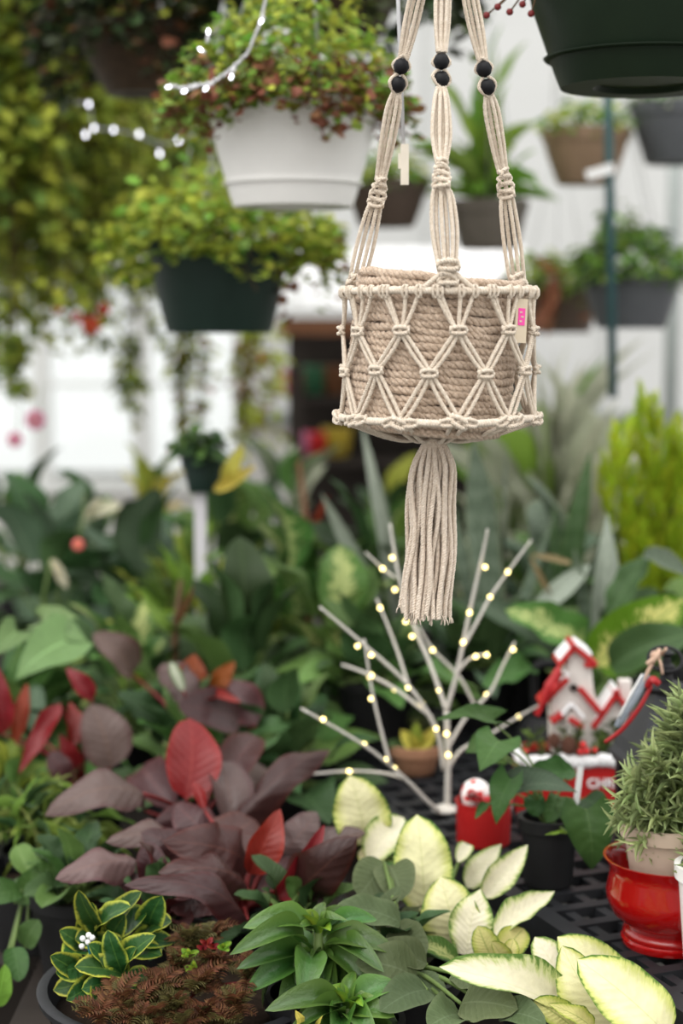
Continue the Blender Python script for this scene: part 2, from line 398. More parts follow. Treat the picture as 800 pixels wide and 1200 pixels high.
LEAF = {}
def leaf(shape, mat, v=0, n=None, m=None):
    key = (shape, mat, v)
    if key in LEAF: return LEAF[key]
    rs = random.Random(sum(map(ord, shape))*7+v*31)
    small = shape in ('round', 'needle')
    n = n or (5 if small else 14); m = m or (2 if small else 6)
    bend = {'needle': .10, 'round': .08, 'blade': .03, 'strap': .10, 'lance': .12, 'arch': .27, 'droop': .17}.get(shape, .12)*rs.uniform(.5, 1.5)
    fold = rs.uniform(.1, .45); wave = rs.uniform(.015, .06)*(0 if small else 1); wk = rs.uniform(1.5, 3.2); ph = rs.random()*6
    tw = rs.uniform(-.25, .25)*(0 if small else 1); tipc = rs.uniform(-.02, .10)*(0 if small else 1); side = rs.uniform(-.06, .06)*(0 if small else 1)
    if shape == 'arch': fold *= 2; wave *= .4; tipc += .06
    if shape == 'droop': fold = -rs.uniform(.05, .6); wave = rs.uniform(.04, .1)
    if shape == 'blade': wave = rs.uniform(.0, .02); fold = rs.uniform(.0, .25); tw = rs.uniform(-.5, .5)
    he = {'heart': .36, 'trowel': .06, 'broad': .02}.get(shape, 0)
    vs = []; uv = []
    for i in range(n+1):
        t = i/n; ww = PROF[shape](t)*.5
        for j in range(m+1):
            s = -1+2*j/m; x = s*ww; y = t-he*abs(s)**1.3*(1-t)**3*ww*2
            z = bend*4*t*(1-t)-tipc*t**3*.8 + fold*1.3*abs(x)**1.5*(1.2-.7*t) + wave*math.sin(wk*t*6.28+ph+(1.3 if s > 0 else 0))*abs(s)*ww*2 + tw*x*t*.5
            vs.append((x+side*4*t*(1-t), y, z)); uv.append((j/m, t))
    fs = [(i*(m+1)+j, i*(m+1)+j+1, (i+1)*(m+1)+j+1, (i+1)*(m+1)+j) for i in range(n) for j in range(m)]
    me = bpy.data.meshes.new('leaf_'+shape); me.from_pydata(vs, [], fs)
    l = me.uv_layers.new(name='UVMap')
    l.data.foreach_set('uv', [c for f in fs for k in f for c in uv[k]])
    me.materials.append(LM[mat]); me.polygons.foreach_set('use_smooth', [True]*len(fs)); me.update()
    LEAF[key] = me; return me
def leaf_M(base, tip, face, wid, zs=None):
    base = Vector(base); d = Vector(tip)-base; L = d.length; y = d/L
    z = face-y*face.dot(y)
    z = z.normalized() if z.length > 1e-4 else y.orthogonal().normalized()
    x = y.cross(z); zs = zs or L
    return Matrix(((x.x*wid, y.x*L, z.x*zs, base.x), (x.y*wid, y.y*L, z.y*zs, base.y), (x.z*wid, y.z*L, z.z*zs, base.z), (0, 0, 0, 1)))
def stuff(name, parent, items, label=None):
    """items: (mesh, matrix); joined into one mesh with a random value per leaf"""
    V = []; FL = []; UVs = []; RN = []; MI = []; mats = []; off = 0; LT = []
    cache = {}
    for me, M in items:
        if me.name not in cache:
            a = np.empty(len(me.vertices)*3); me.vertices.foreach_get('co', a)
            lp = np.empty(len(me.loops), dtype=np.int64); me.loops.foreach_get('vertex_index', lp)
            uv = np.empty(len(me.loops)*2); me.uv_layers[0].data.foreach_get('uv', uv)
            ls = np.array([p.loop_total for p in me.polygons])
            mt = me.materials[0]
            if mt not in mats: mats.append(mt)
            cache[me.name] = (a.reshape(-1, 3), lp, uv, ls, mats.index(mt))
        a, lp, uv, ls, mi = cache[me.name]
        m = np.array(M); V.append(a @ m[:3, :3].T + m[:3, 3]); FL.append(lp+off); UVs.append(uv); LT.append(ls)
        RN.append(np.full(len(ls), random.random()*.999)); MI.append(np.full(len(ls), mi)); off += len(a)
    V = np.vstack(V); c = V.mean(0); V = V-c; FL = np.concatenate(FL); LT = np.concatenate(LT)
    me = bpy.data.meshes.new(name); me.vertices.add(len(V)); me.vertices.foreach_set('co', V.ravel())
    me.loops.add(len(FL)); me.loops.foreach_set('vertex_index', FL)
    me.polygons.add(len(LT)); me.polygons.foreach_set('loop_start', np.concatenate([[0], np.cumsum(LT)[:-1]]))
    me.polygons.foreach_set('use_smooth', np.ones(len(LT), dtype=bool))
    for mt in mats: me.materials.append(mt)
    me.polygons.foreach_set('material_index', np.concatenate(MI).astype(np.int32))
    u = me.uv_layers.new(name='UVMap'); u.data.foreach_set('uv', np.concatenate(UVs))
    at = me.attributes.new('rnd', 'FLOAT', 'FACE'); at.data.foreach_set('value', np.concatenate(RN))
    me.update(); me.validate()
    return put(name, me, parent, Matrix.Translation(c), label, 'stuff')

def hl(parent, shape, mat, bx, by, bd, tx, ty, td, wpx, face=(0, 0, 0), v=None, name='leaf', label=None):
    """hand placed leaf: base and tip given as the points where the photo shows them, at their distances"""
    b, t = P(bx, by, bd), P(tx, ty, td); mid = (b+t)/2
    f = (CAM-mid).normalized() + Vector(face)
    return put(name, leaf(shape, mat, random.randrange(4) if v is None else v), parent, leaf_M(b, t, f, M_(wpx, (bd+td)/2)), label)
def petioles(parent, root, bases, r=.0035, mat='stem', name='stem', lift=.4):
    mb = MB()
    for b in bases:
        b = Vector(b); mid = (root+b)/2 + Vector((0, 0, (b-root).length*lift*.3)) - Vector((b.x-root.x, b.y-root.y, 0))*.18
        mb.tube(smooth_path([root, mid, b], 5), [r*(1.2-.06*i) for i in range(11)], 5)
    return mb.build(name, MAT[mat], parent)
def pot_part(parent, base, r0, r1, h, mat, rim=.006, name='pot', n=28, soil=True):
    mb = MB(); t = .004
    mb.lathe([(r0*.9, 0), (r0, .003), (r1-.002, h-.016), (r1+rim*.4, h-.015), (r1+rim*.5, h), (r1-t, h), (r1-t, h-.02), (r0-t, .006), (.0001, .006)], n, base)
    o = mb.build(name, MAT[mat], parent, sharp=40)
    if soil:
        MB().lathe([(r1-t-.003, h-.024), (r1*.5, h-.018), (.0001, h-.016)], 16, base).build('soil', MAT['soil'], parent)
    return o
def bush(name, label, px, py, Y, zb, spread, n, L, wr, shape, mats, el=(5, 75), pot=(.05, .065, .11), potmat='black_plastic', pet=.5, cat='plant',
         group=None, droop=.25, seed=None, top=None, stemmat='stem'):
    """potted foliage plant standing on a bench: leaves fan out round the crown"""
    if seed is not None: random.seed(seed)
    c = P(px, py, Y); base = Vector((c.x, c.y, zb))
    t = thing(name, label, cat, base, group)
    pot_part(t, base, *pot, potmat)
    root = base + Vector((0, 0, pot[2]-.02)); H = max(.05, c.z-root.z); bs = []
    for i in range(n):
        f = (i+.5)/n; az = i*2.39996 + random.uniform(-.4, .4)
        e = R(el[0]+(el[1]-el[0])*f**1.2 + random.uniform(-10, 10))
        d = Vector((math.cos(az)*math.cos(e), math.sin(az)*math.cos(e), math.sin(e)))
        rad = spread*pet*math.cos(e)*random.uniform(.6, 1.15)
        b = root + Vector((math.cos(az)*rad, math.sin(az)*rad, H*(.15+.85*f)*random.uniform(.75, 1.1)))
        l = L*random.uniform(.7, 1.15)
        tip = b + d*l - Vector((0, 0, l*droop*random.uniform(.4, 1.5)*math.cos(e)))
        nrm = Vector((-math.cos(az)*math.sin(e), -math.sin(az)*math.sin(e), math.cos(e)+.25)) + Vector((random.uniform(-.3, .3), random.uniform(-.3, .3)-.15, 0))
        put('leaf', leaf(shape, random.choice(mats), random.randrange(4)), t, leaf_M(b, tip, nrm, l*wr*random.uniform(.85, 1.15)))
        bs.append(b)
    petioles(t, root, bs, .003, stemmat)
    return t

# ------------------------------------------------------------------ setting
FLOOR = MB().box((0, 6, -.05), 24, 24, .1).build('floor', MAT['concrete'], smooth=False); FLOOR['kind'] = 'structure'
YW = 7.5
wall = thing('wall_back', None, None, (0, YW, 0)); wall['kind'] = 'structure'
def zat(py, Y): return P(400, py, Y).z
z_rail = zat(490, YW); z_wl, z_wh = zat(570, YW), zat(330, YW)
xs_panel = [-4.0, -2.8, -1.62, -.42, .36, 1.14, 1.92, 2.7, 3.5, 4.3]
wx0, wx1 = P(-70, 400, YW).x, P(283, 400, YW).x           # window run
for i in range(len(xs_panel)-1):
    a, b = xs_panel[i]+.012, xs_panel[i+1]-.012
    if a > wx1-.05 or b < wx0:
        MB().box(((a+b)/2, YW, (z_rail+.03+3.6)/2), b-a, .012, 3.6-z_rail-.03).build('panel', MAT['panel'], wall, False)
        MB().box(((a+b)/2, YW, (z_rail-.03)/2), b-a, .012, z_rail-.03).build('panel', MAT['panel_low'], wall, False)
    else:
        MB().box(((a+b)/2, YW, (z_wh+.03+3.6)/2), b-a, .012, 3.6-z_wh-.03).build('panel', MAT['panel'], wall, False)
        MB().box(((a+b)/2, YW, (z_wl-.03)/2), b-a, .012, z_wl-.03).build('panel', MAT['panel_low'], wall, False)
for x in xs_panel: MB().box((x, YW+.05, 1.8), .045, .05, 3.6).build('stud', MAT['frame_white'], wall, False)
MB().box(((wx1+4.3)/2, YW-.015, z_rail), 4.3-wx1, .05, .055).build('rail', MAT['steel'], wall, False)
MB().box((.15, YW+.03, 3.62), 8.3, .06, .06).build('top_rail', MAT['steel'], wall, False)
# the run of clear windows at the left
nwin = 3; ww = (wx1-wx0)/nwin
for i in range(nwin):
    wn = thing('window_%d' % (i+1), None, None, (wx0+ww*(i+.5), YW, z_wl)); wn['kind'] = 'structure'
    x0, x1 = wx0+ww*i, wx0+ww*(i+1)
    fm = MB()
    for xx in (x0+.02, x1-.02): fm.box((xx, YW, (z_wl+z_wh)/2), .04, .05, z_wh-z_wl)
    for zz in (z_wl, z_wh): fm.box(((x0+x1)/2, YW, zz), x1-x0, .06, .05)
    fm.box(((x0+x1)/2, YW, z_wl+(z_wh-z_wl)*.5), x1-x0-.06, .03, .02)
    fm.build('window_frame', MAT['frame_white'], wn, False)
    MB().box(((x0+x1)/2, YW+.005, (z_wl+z_wh)/2), x1-x0-.08, .006, z_wh-z_wl-.04).build('pane', MAT['glass'], wn, False)
# round post in front of the right wall
c = P(787, 400, 5.4)
po = MB().tube([(c.x, c.y, 0), (c.x, c.y, 3.0)], .024, 14).build('support_post', MAT['steel'])
prop(po, 'grey steel post standing before the white wall behind the hanging pots', 'post')
# overhead pipes that carry the hanging baskets
PIPE_Z = 2.75
for i, y in enumerate((1.78, 2.05, 2.62, 3.12, 3.5, 4.15, 4.75, 5.35, 6.0)):
    o = MB().tube([(-3, y, PIPE_Z), (3, y, PIPE_Z)], .016, 10).build('trim_%d' % (i+1), MAT['steel']); o['kind'] = 'structure'

# far stall with white roof, left of the macrame basket
YS = 6.4
a, b = P(336, 380, YS), P(612, 380, YS); zt = zat(372, YS); xm = (a.x+b.x)/2; wS = b.x-a.x
st = thing('market_stall', 'far dark stall under a white roof with an orange wooden fascia', 'stall', (xm, YS+.3, 0))
for k in range(10):
    x = a.x-.06+(wS+.12)*(k+.5)/10
    Mx = Matrix.Rotation(R(24), 3, 'X')
    MB().box((x, YS+.22, zt+.15), (wS+.12)/10-.008, .62, .012, Mx).build('roof_panel', MAT['snow'], st, False)
MB().box((xm, YS-.04, zt-.035), wS+.06, .03, .06).build('fascia', MAT['orange_wood'], st, False)
MB().box((xm, YS+.55, zt/2), wS, .03, zt).build('back_board', MAT['dark_wood'], st, False)
for x in (a.x+.03, b.x-.03): MB().box((x, YS, zt/2-.03), .05, .05, zt-.06).build('post', MAT['dark_wood'], st, False)
for zz in (zat(545, YS), zat(470, YS)): MB().box((xm, YS+.3, zz), wS-.08, .4, .025).build('shelf', MAT['dark_wood'], st, False)
goods = [(352, 540, 'pinkflower', .05, 'pink'), (372, 540, 'redflower', .05, 'red'), (395, 540, 'yellowp', .06, 'yellow'), (345, 465, 'coral', .05, 'coral'), (368, 465, 'greenp', .06, 'green'), (392, 465, 'orange_wood', .06, 'orange')]
MAT['yellowp'] = plain('yellow_glaze', (.55, .40, .05), .4); MAT['greenp'] = plain('green_glaze', (.05, .16, .08), .4)
for (px, py, m, r, cn) in goods:
    c = P(px, py, YS+.26); zz = (zat(545, YS) if py > 500 else zat(470, YS))+.0127
    o = MB().lathe([(r*.7, 0), (r, r*1.6), (r*1.08, r*1.9), (r*.9, r*1.9), (r*.6, r*.3), (.001, r*.3)], 16, (c.x, c.y, zz)).build('glazed_pot', MAT[m])
    prop(o, '%s glazed pot on the %s shelf of the far stall' % (cn, 'lower' if py > 500 else 'upper'), 'pot')

# benches
ZA, ZB = .85, .72
E0, E1 = G(806, 1194, ZA), G(590, 1050, ZA)
e1 = (E1-E0).normalized(); e2 = Vector((e1.y, -e1.x, 0))
angA = math.atan2(e2.y, e2.x); RA = Matrix.Rotation(angA, 3, 'Z')
LA, WA = 2.15, 1.15; OA = E0-e1*.12
def A(u, v, z=0): return OA+e2*u+e1*v+Vector((0, 0, z))
bA = thing('plant_bench', 'black plastic lattice bench carrying the red pot and lantern', 'bench', (A(WA/2, LA/2).x, A(WA/2, LA/2).y, 0))
for k in range(40):
    v = .03+k*(LA-.06)/39
    MB().box(A(WA/2, v, -.006), WA-.02, .017, .012, RA).build('slat', MAT['bench_black'], bA, False)
for k in range(26):
    u = .05+k*(WA-.09)/25
    MB().box(A(u, LA/2, -.011), .013, LA-.02, .016, RA).build('slat', MAT['bench_black'], bA, False)
MB().box(A(.012, LA/2, -.022), .026, LA, .052, RA).build('edge_beam', MAT['bench_black'], bA, False)
MB().box(A(WA-.012, LA/2, -.022), .026, LA, .052, RA).build('edge_beam', MAT['bench_black'], bA, False)
for v in (.012, LA-.012): MB().box(A(WA/2, v, -.03), WA, .024, .04, RA).build('edge_beam', MAT['bench_black'], bA, False)
for (u, v) in ((.07, .12), (WA-.07, .12), (WA-.07, LA-.12)):
    p = A(u, v); MB().box((p.x, p.y, (ZA-.05)/2), .05, .05, ZA-.05, RA).build('leg', MAT['bench_black'], bA, False)
p = A(.07, LA-.12); MB().box((p.x, p.y, (ZA-.05+ZB)/2), .05, .05, ZA-.05-ZB, RA).build('leg', MAT['bench_black'], bA, False)
def bench(label, x0, x1, y0, y1, z, n):
    t = thing('plank_bench', label, 'bench', ((x0+x1)/2, (y0+y1)/2, 0)); w_ = (x1-x0)/n
    for i in range(n): MB().box((x0+w_*(i+.5), (y0+y1)/2, z-.0125), w_-.008, y1-y0, .025).build('plank', MAT['dark_wood'], t, False)
    for yy in (y0+.2, (y0+y1)/2, y1-.2):
        MB().box(((x0+x1)/2, yy, z-.05), x1-x0-.02, .06, .05).build('cross_beam', MAT['dark_wood'], t, False)
        for xx in (x0+.05, x1-.05): MB().box((xx, yy, (z-.075)/2), .06, .06, z-.075).build('leg', MAT['dark_wood'], t, False)
bench('low dark plank bench under the yellow and bronze foliage plants', -.40, .30, 1.5, 5.3, ZB, 7)
bench('dark plank bench at the left under the blurred green plants', -1.9, -.42, 2.15, 5.6, ZB, 14)
bench('dark plank bench far behind under the snake plants', .34, 1.9, 3.75, 5.6, ZB, 14)

# ------------------------------------------------------------------ the macrame hanger
YM = 1.78; mp = YM*1.005/F
mc = P(514, 342, YM); rc = Vector((mc.x, mc.y, 0))
zT = P(514, 342, YM).z; zBt = P(514, 489, YM).z
RT, RB = .0985, .1015
zA_, zB_ = P(514, 387, YM).z, P(514, 434, YM).z
def cyl(th, z, r=None):
    f = (zT-z)/(zT-zBt); r = r or RT+(RB-RT)*f
    return Vector((rc.x+r*math.sin(R(th)), rc.y-r*math.cos(R(th)), z))
hang_top = P(522, -150, YM+.01)
mac = thing('macrame_hanger', 'cream macrame plant hanger with black beads and long tassel', 'plant hanger', (mc.x, mc.y, P(500, 726, YM).z))
CR = .00235
# overhead hook
MB().tube(smooth_path([hang_top+Vector((0, 0, -.006)), hang_top+Vector((.012, 0, .006)), hang_top+Vector((0, 0, .02)), Vector((hang_top.x, hang_top.y, PIPE_Z-.016))], 6), .0025, 8).build('hook', MAT['wire'], mac)
# rings, each a hoop wrapped in cord
def hoop(z, r, name, sag):
    pts = [cyl(i*3, z - sag*(math.cos(R(i*3*3))*.3+.2*math.sin(R(i*3*5))), r) for i in range(120)]
    return MB().rope(pts, .0041, .0085, 3, 5, closed=True).build(name, MAT['cotton'], mac)
hoop(zT, RT, 'top_ring', .0012); hoop(zBt, RB, 'bottom_ring', .003)
NK = 11; st_ = 360/NK
thA = [8+st_*k for k in range(NK)]; thB = [t-st_/2 for t in thA]
zJ = {i: random.uniform(-.003, .003) for i in range(NK*2)}
def knot_mesh():
    mb = MB()
    for z, s in ((.0034, 1), (-.0034, -1)):
        mb.rope(smooth_path([(-.0085, .0005, z*.3), (-.006, -.0042, z), (0, -.0055, z*1.1), (.006, -.0042, z), (.0085, .0005, z*.3)], 5), .0026, .0075, 3, 4)
    for x in (-.0082, .0082): mb.rope(smooth_path([(x, .002, .004), (x*1.12, -.0025, 0), (x, .002, -.004)], 5), .0025, .0075, 3, 4)
    mb.rope([(0, -.001, .006), (0, -.003, 0), (0, -.001, -.006)], .003, .0075, 3, 4)
    return mb.mesh('knot', MAT['cotton'])
KM = knot_mesh()
def knot(p, th, s=1, name='knot', tilt=0):
    M = Matrix.Translation(p) @ Matrix.Rotation(R(th), 4, 'Z') @ Matrix.Rotation(tilt, 4, 'Y') @ Matrix.Scale(s, 4)
    return put(name, KM, mac, M)
def net_cord(p, q, th0, th1, off):
    pts = []
    for i in range(7):
        t = i/6; th = th0+(th1-th0)*t; z = p+(q-p)*t
        r = RT+(RB-RT)*((zT-z)/(zT-zBt)) - .0012*math.sin(math.pi*t)
        pts.append(cyl(th+off*math.sin(math.pi*min(1, max(0, t)))**.5, z-.0015*math.sin(math.pi*t), r))
    MB().rope(pts, CR, .0072, 3, 4).build('net_cord', MAT['cotton'], mac)
kzA = [zA_+random.uniform(-.0025, .0025) for _ in range(NK)]; kzB = [zB_+random.uniform(-.0025, .0025) for _ in range(NK)]
for k in range(NK):
    j = random.uniform(-1.5, 1.5)
    for dth in (-12+j, -9.3+j, 2.5+j, 10.5+j):
        net_cord(zT-.002, kzA[k], thA[k]+dth, thA[k]+dth*.1, 0)
        lk = put('ring_knot', KM, mac, Matrix.Translation(cyl(thA[k]+dth, zT-.001, RT+.0008)) @ Matrix.Rotation(R(thA[k]+dth), 4, 'Z') @ Matrix.Rotation(math.pi/2, 4, 'Y') @ Matrix.Scale(.62, 4))
    knot(cyl(thA[k], kzA[k]), thA[k], .84); knot(cyl(thB[k], kzB[k]), thB[k], .84)
    kr = (k+1) % NK
    for o in (-1.5, 1.5):
        net_cord(kzA[k], kzB[k], thA[k]+o*.3, thB[k]+o*.3, o)                       # down to the left
        net_cord(kzA[k], kzB[kr], thA[k]+o*.3, thA[k]+st_/2+o*.3, o)                # down to the right
        net_cord(kzB[k], zBt, thB[k]+o*.3, thB[k]-st_/2+o*.8, o)
        net_cord(kzB[k], zBt, thB[k]+o*.3, thB[k]+st_/2+o*.8, o)
    for o, s in ((-6, .8), (0, 1.0), (6, .85)):
        put('ring_knot', KM, mac, Matrix.Translation(cyl(thA[k]+o, zBt+random.uniform(-.001, .001), RB+.0012)) @ Matrix.Rotation(R(thA[k]+o), 4, 'Z') @ Matrix.Rotation(random.uniform(-.6, .6), 4, 'Y') @ Matrix.Scale(s, 4))
# cords under the basket, gathered into the tassel neck
neck = P(508, 511, YM); neck.y = mc.y
for k in range(NK):
    for o in (-4, 4):
        a0 = cyl(thA[k]+o, zBt-.004, RB-.001); mid = a0.lerp(neck, .55)+Vector((0, 0, -.010))
        MB().rope(smooth_path([a0, mid, neck+Vector((a0.x-neck.x, a0.y-neck.y, 0)).normalized()*.009], 6), CR, .0072, 3, 4).build('gather_cord', MAT['cotton'], mac)
nk = MB()
for i in range(5):
    z = neck.z+.004-i*.0034; r = .0125-.0008*abs(i-2)
    nk.rope([Vector((neck.x+r*math.cos(a*.2618), neck.y+r*math.sin(a*.2618), z)) for a in range(24)], .0024, .0072, 3, 4, closed=True)
nk.lathe([(.0105, -.016), (.0115, 0), (.0105, .010)], 16, neck).build('tassel_wrap', MAT['tassel'], mac)
ztip = P(498, 724, YM).z; dz = neck.z-.008
for i in range(38):
    ring_r = (.20+.8*math.sqrt((i+.5)/38)); az = i*2.39996
    cx, cy = math.cos(az)*ring_r, math.sin(az)*ring_r
    pts = []
    amp = random.uniform(.4, 1.3)*.0022; ph = random.random()*6; en = ztip+random.uniform(-.001, .012)
    cxm = P(504, 600, YM).x; cxe = P(498, 720, YM).x
    for q in range(10):
        t = q/9
        rr = [.009, .0215, .0258, .0262, .026, .026, .0263, .0268, .0275, .028][q]
        cxx = neck.x+(cxm-neck.x)*min(1, t*2) + (cxe-cxm)*max(0, t*2-1)
        zz = dz+(en-dz)*t + (.004 if q == 0 else 0)
        pts.append(Vector((cxx+cx*rr+amp*math.sin(ph+q*1.1)*(t > .1), neck.y+cy*rr*.85+amp*math.cos(ph*1.7+q*.9), zz)))
    sp = smooth_path(pts, 5)
    MB().rope(sp, random.uniform(.0026, .0031), .0085, 3, 4).build('tassel_strand', MAT['tassel'], mac)
    e = sp[-1]
    if i % 2 == 0:
        fz = MB()
        for q in range(5):
            a = random.random()*6.28
            fz.tube([e+Vector((0, 0, .003)), e+Vector((math.cos(a)*.003, math.sin(a)*.003, -.002)), e+Vector((math.cos(a)*.004, math.sin(a)*.004, -.006))], .0007, 4)
        fz.build('frayed_end', MAT['tassel'], mac)
# three straps
def strap(th, knotpx, beads, toppx, wmid, ncord, y_at):
    a = cyl(th, zT+.002, RT)
    kp = P(*knotpx, y_at[0]); b1 = P(*beads[0], y_at[1]); b2 = P(*beads[1], y_at[1])
    ax = Vector((1, 0, 0))
    dn = (b2-kp).normalized(); side = (ax-dn*ax.dot(dn)).normalized(); fwd = side.cross(dn)
    up_h = .022
    for i in range(ncord):
        s = (i-(ncord-1)/2)/((ncord-1)/2); d = fwd*((-.002) if i % 2 else .002)
        # ring to knot
        pts = [a+side*s*.006+Vector((0, 0, .004)), a.lerp(kp, .15)+side*s*.008+d, a.lerp(kp, .5)+side*s*wmid+d, a.lerp(kp, .8)+side*s*wmid*.8+d, kp+side*s*.004-dn*.012]
        MB().rope(smooth_path(pts, 6), CR, .0072, 3, 4).build('strap_cord', MAT['cotton'], mac)
        pts = [kp+side*s*.004+dn*.010, kp.lerp(b2, .4)+side*s*wmid*.72+d, kp.lerp(b2, .75)+side*s*.007+d, b2+side*s*.0035-dn*.009]
        MB().rope(smooth_path(pts, 6), CR, .0072, 3, 4).build('strap_cord', MAT['cotton'], mac)
        b1u = (P(*toppx, y_at[1])-b1).normalized()
        pts = [b1+side*s*.004+b1u*.009, b1.lerp(hang_top, .25)+side*s*.007+d, b1.lerp(hang_top, .6)+side*s*.006+d, hang_top+side*s*.003]
        MB().rope(smooth_path(pts, 6), CR, .0072, 3, 4).build('strap_cord', MAT['cotton'], mac)
    # the loops round the beads
    for sgn in (-1, 1):
        pts = [b2-dn*.011, b2+side*sgn*.0088-fwd*.004*sgn, (b1+b2)/2+side*sgn*.004, b1+side*-sgn*.0088+fwd*.004*sgn*0-fwd*.003, b1+dn*.012]
        MB().rope(smooth_path(pts, 6), .0021, .0072, 3, 4).build('bead_loop', MAT['cotton'], mac)
    for b in (b1, b2):
        MB().lathe([(.0022, -.0082), (.0062, -.0058), (.0084, 0), (.0062, .0058), (.0022, .0082)], 18, b, Vector((0, 0, 1)).rotation_difference(dn).to_matrix()).build('bead', MAT['bead'], mac, label='black wooden bead')
    # half-knot sinnet
    for q in range(4):
        pp = kp+dn*(-.012+q*.0075)
        M = Matrix.Translation(pp) @ Matrix.Rotation(R(-20+q*28), 4, dn) @ Vector((0, 0, 1)).rotation_difference(dn).to_matrix().to_4x4() @ Matrix.Scale(.88, 4)
        put('knot', KM, mac, M)
    for q in range(2):
        pp = a+(kp-a).normalized()*(.006+q*.008)
        M = Matrix.Translation(pp) @ Matrix.Rotation(R(q*50), 4, dn) @ Vector((0, 0, 1)).rotation_difference(dn).to_matrix().to_4x4()
        put('knot', KM, mac, M)
strap(-118, (443, 224), ((470, 78), (466, 99)), (490, 0), .0088, 4, (YM+.03, YM+.012))
strap(118, (591, 214), ((567, 81), (571, 102)), (553, 0), .0088, 4, (YM+.03, YM+.012))
strap(2, (517, 204), ((517, 72), (517, 93)), (519, 0), .0125, 6, (YM-.075, YM-.03))
for s in (-1, 1):                                            # front strap splits on to the ring
    a0 = cyl(2, zT+.022, RT-.002)
    MB().rope(smooth_path([a0, cyl(2+s*7, zT+.012, RT), cyl(2+s*14, zT+.002, RT+.001)], 6), .003, .0072, 3, 4).build('strap_cord', MAT['cotton'], mac)
knot(cyl(2, zT+.024, RT), 2, 1.1)

# jute rope basket standing tilted inside it
jc = P(507, 412, YM); jc.y = mc.y-.004
TJ = Matrix.Rotation(R(5.5), 4, 'Y') @ Matrix.Rotation(R(2), 4, 'X')
jb = thing('rope_basket', 'tan jute rope basket held in the cream macrame hanger', 'basket', jc + (TJ @ Vector((0, 0, -.081))))
JM = Matrix.Translation(jc) @ TJ
nco = 21; hj = .158; cr = hj/nco/2
def jr(f): return .0845+.0015*math.sin(f*3)-(.012*max(0, (.08-f)/.08)**2)
for i in range(nco):
    f = (i+.5)/nco; z = -hj/2+hj*f; r = jr(f)-cr; n_ = 64
    p1, p2 = random.random()*6, random.random()*6; wob = lambda a: .0009*math.sin(7*a+p1)+.0006*math.sin(17*a+p2)
    pts = [Vector(((r+.5*wob(2*math.pi*q/n_+1))*math.cos(2*math.pi*q/n_), (r+.5*wob(2*math.pi*q/n_+1))*math.sin(2*math.pi*q/n_), z+.0010*math.sin(q*.31+i)+wob(2*math.pi*q/n_))) for q in range(n_)]
    mb = MB().rope(pts, cr*1.25, .0215, 3, 6, step=.0024, closed=True)
    mb.v = [tuple(Vector(v)*(1+random.gauss(0, .0022))+Vector((0, 0, random.gauss(0, .00018)))) for v in mb.v]
    for q in range(46):                                      # stray fibres
        a = random.random()*6.283; b = Vector(((r+cr)*math.cos(a), (r+cr)*math.sin(a), z+random.uniform(-cr, cr))); tg_ = Vector((-math.sin(a), math.cos(a), random.uniform(-.3, .6)))
        mb.tube([b, b+tg_*.004+Vector((math.cos(a), math.sin(a), 0))*.0012, b+tg_*random.uniform(.006, .012)+Vector((math.cos(a), math.sin(a), 0))*random.uniform(.0005, .003)], .00022, 3)
    put('rope_coil', mb.mesh('rope_coil', MAT['jute']), jb, JM)
for i in range(9):                                           # base spiral
    r = .076-i*.0082
    pts = [Vector((r*math.cos(2*math.pi*q/32), r*math.sin(2*math.pi*q/32), -hj/2+.001-.0008*i)) for q in range(32)]
    put('base_coil', MB().rope(pts, cr*1.1, .026, 3, 5, step=.004, closed=True).mesh('base_coil', MAT['jute']), jb, JM)
put('liner', MB().lathe([(.001, -hj/2+.006), (.074, -hj/2+.006), (.077, hj/2-.006), (.0775, hj/2-.006), (.0745, -hj/2+.004), (.001, -hj/2+.004)], 40).mesh('liner', MAT['jute']), jb, JM)
# hangtag with pink print
tg0 = P(611, 352, YM-.055); 
tgt = thing('price_tag', 'small tan card tag with pink mark on the hanger', 'tag', P(611, 400, YM-.055))
MT = Matrix.Translation(P(610, 376, YM-.058)) @ Matrix.Rotation(R(38), 4, 'Z') @ Matrix.Rotation(R(3), 4, 'Y')
put('card', MB().box((0, 0, 0), .016, .0012, .044).mesh('card', MAT['tagcard'], False), tgt, MT)
put('print_mark', MB().box((0, -.0009, .004), .009, .0006, .017).mesh('print_mark', MAT['pink'], False), tgt, MT, label='bright pink printed mark')
for k in range(3): put('print_notch', MB().box((-.0015+.002*(k % 2), -.0013, .0085-.0045*k), .0035, .0005, .0016).mesh('print_notch', MAT['tagcard'], False), tgt, MT)

# pull cord beside the left strap
pc = thing('pull_cord', 'thin pale pull cord with a cream toggle, behind left strap', 'cord', P(473, 216, 1.95))
a = P(473, 178, 1.95); MB().tube([Vector((P(466, -10, 1.95).x, a.y, PIPE_Z)), P(466, -10, 1.95), a], .0022, 6).build('cord', MAT['silver_cord'], pc)
MB().box(P(474, 193, 1.95), .009, .008, .045).build('toggle', MAT['cream'], pc, False)
MB().box(P(469.5, 189, 1.95), .006, .007, .017).build('clip', MAT['cream'], pc, False)

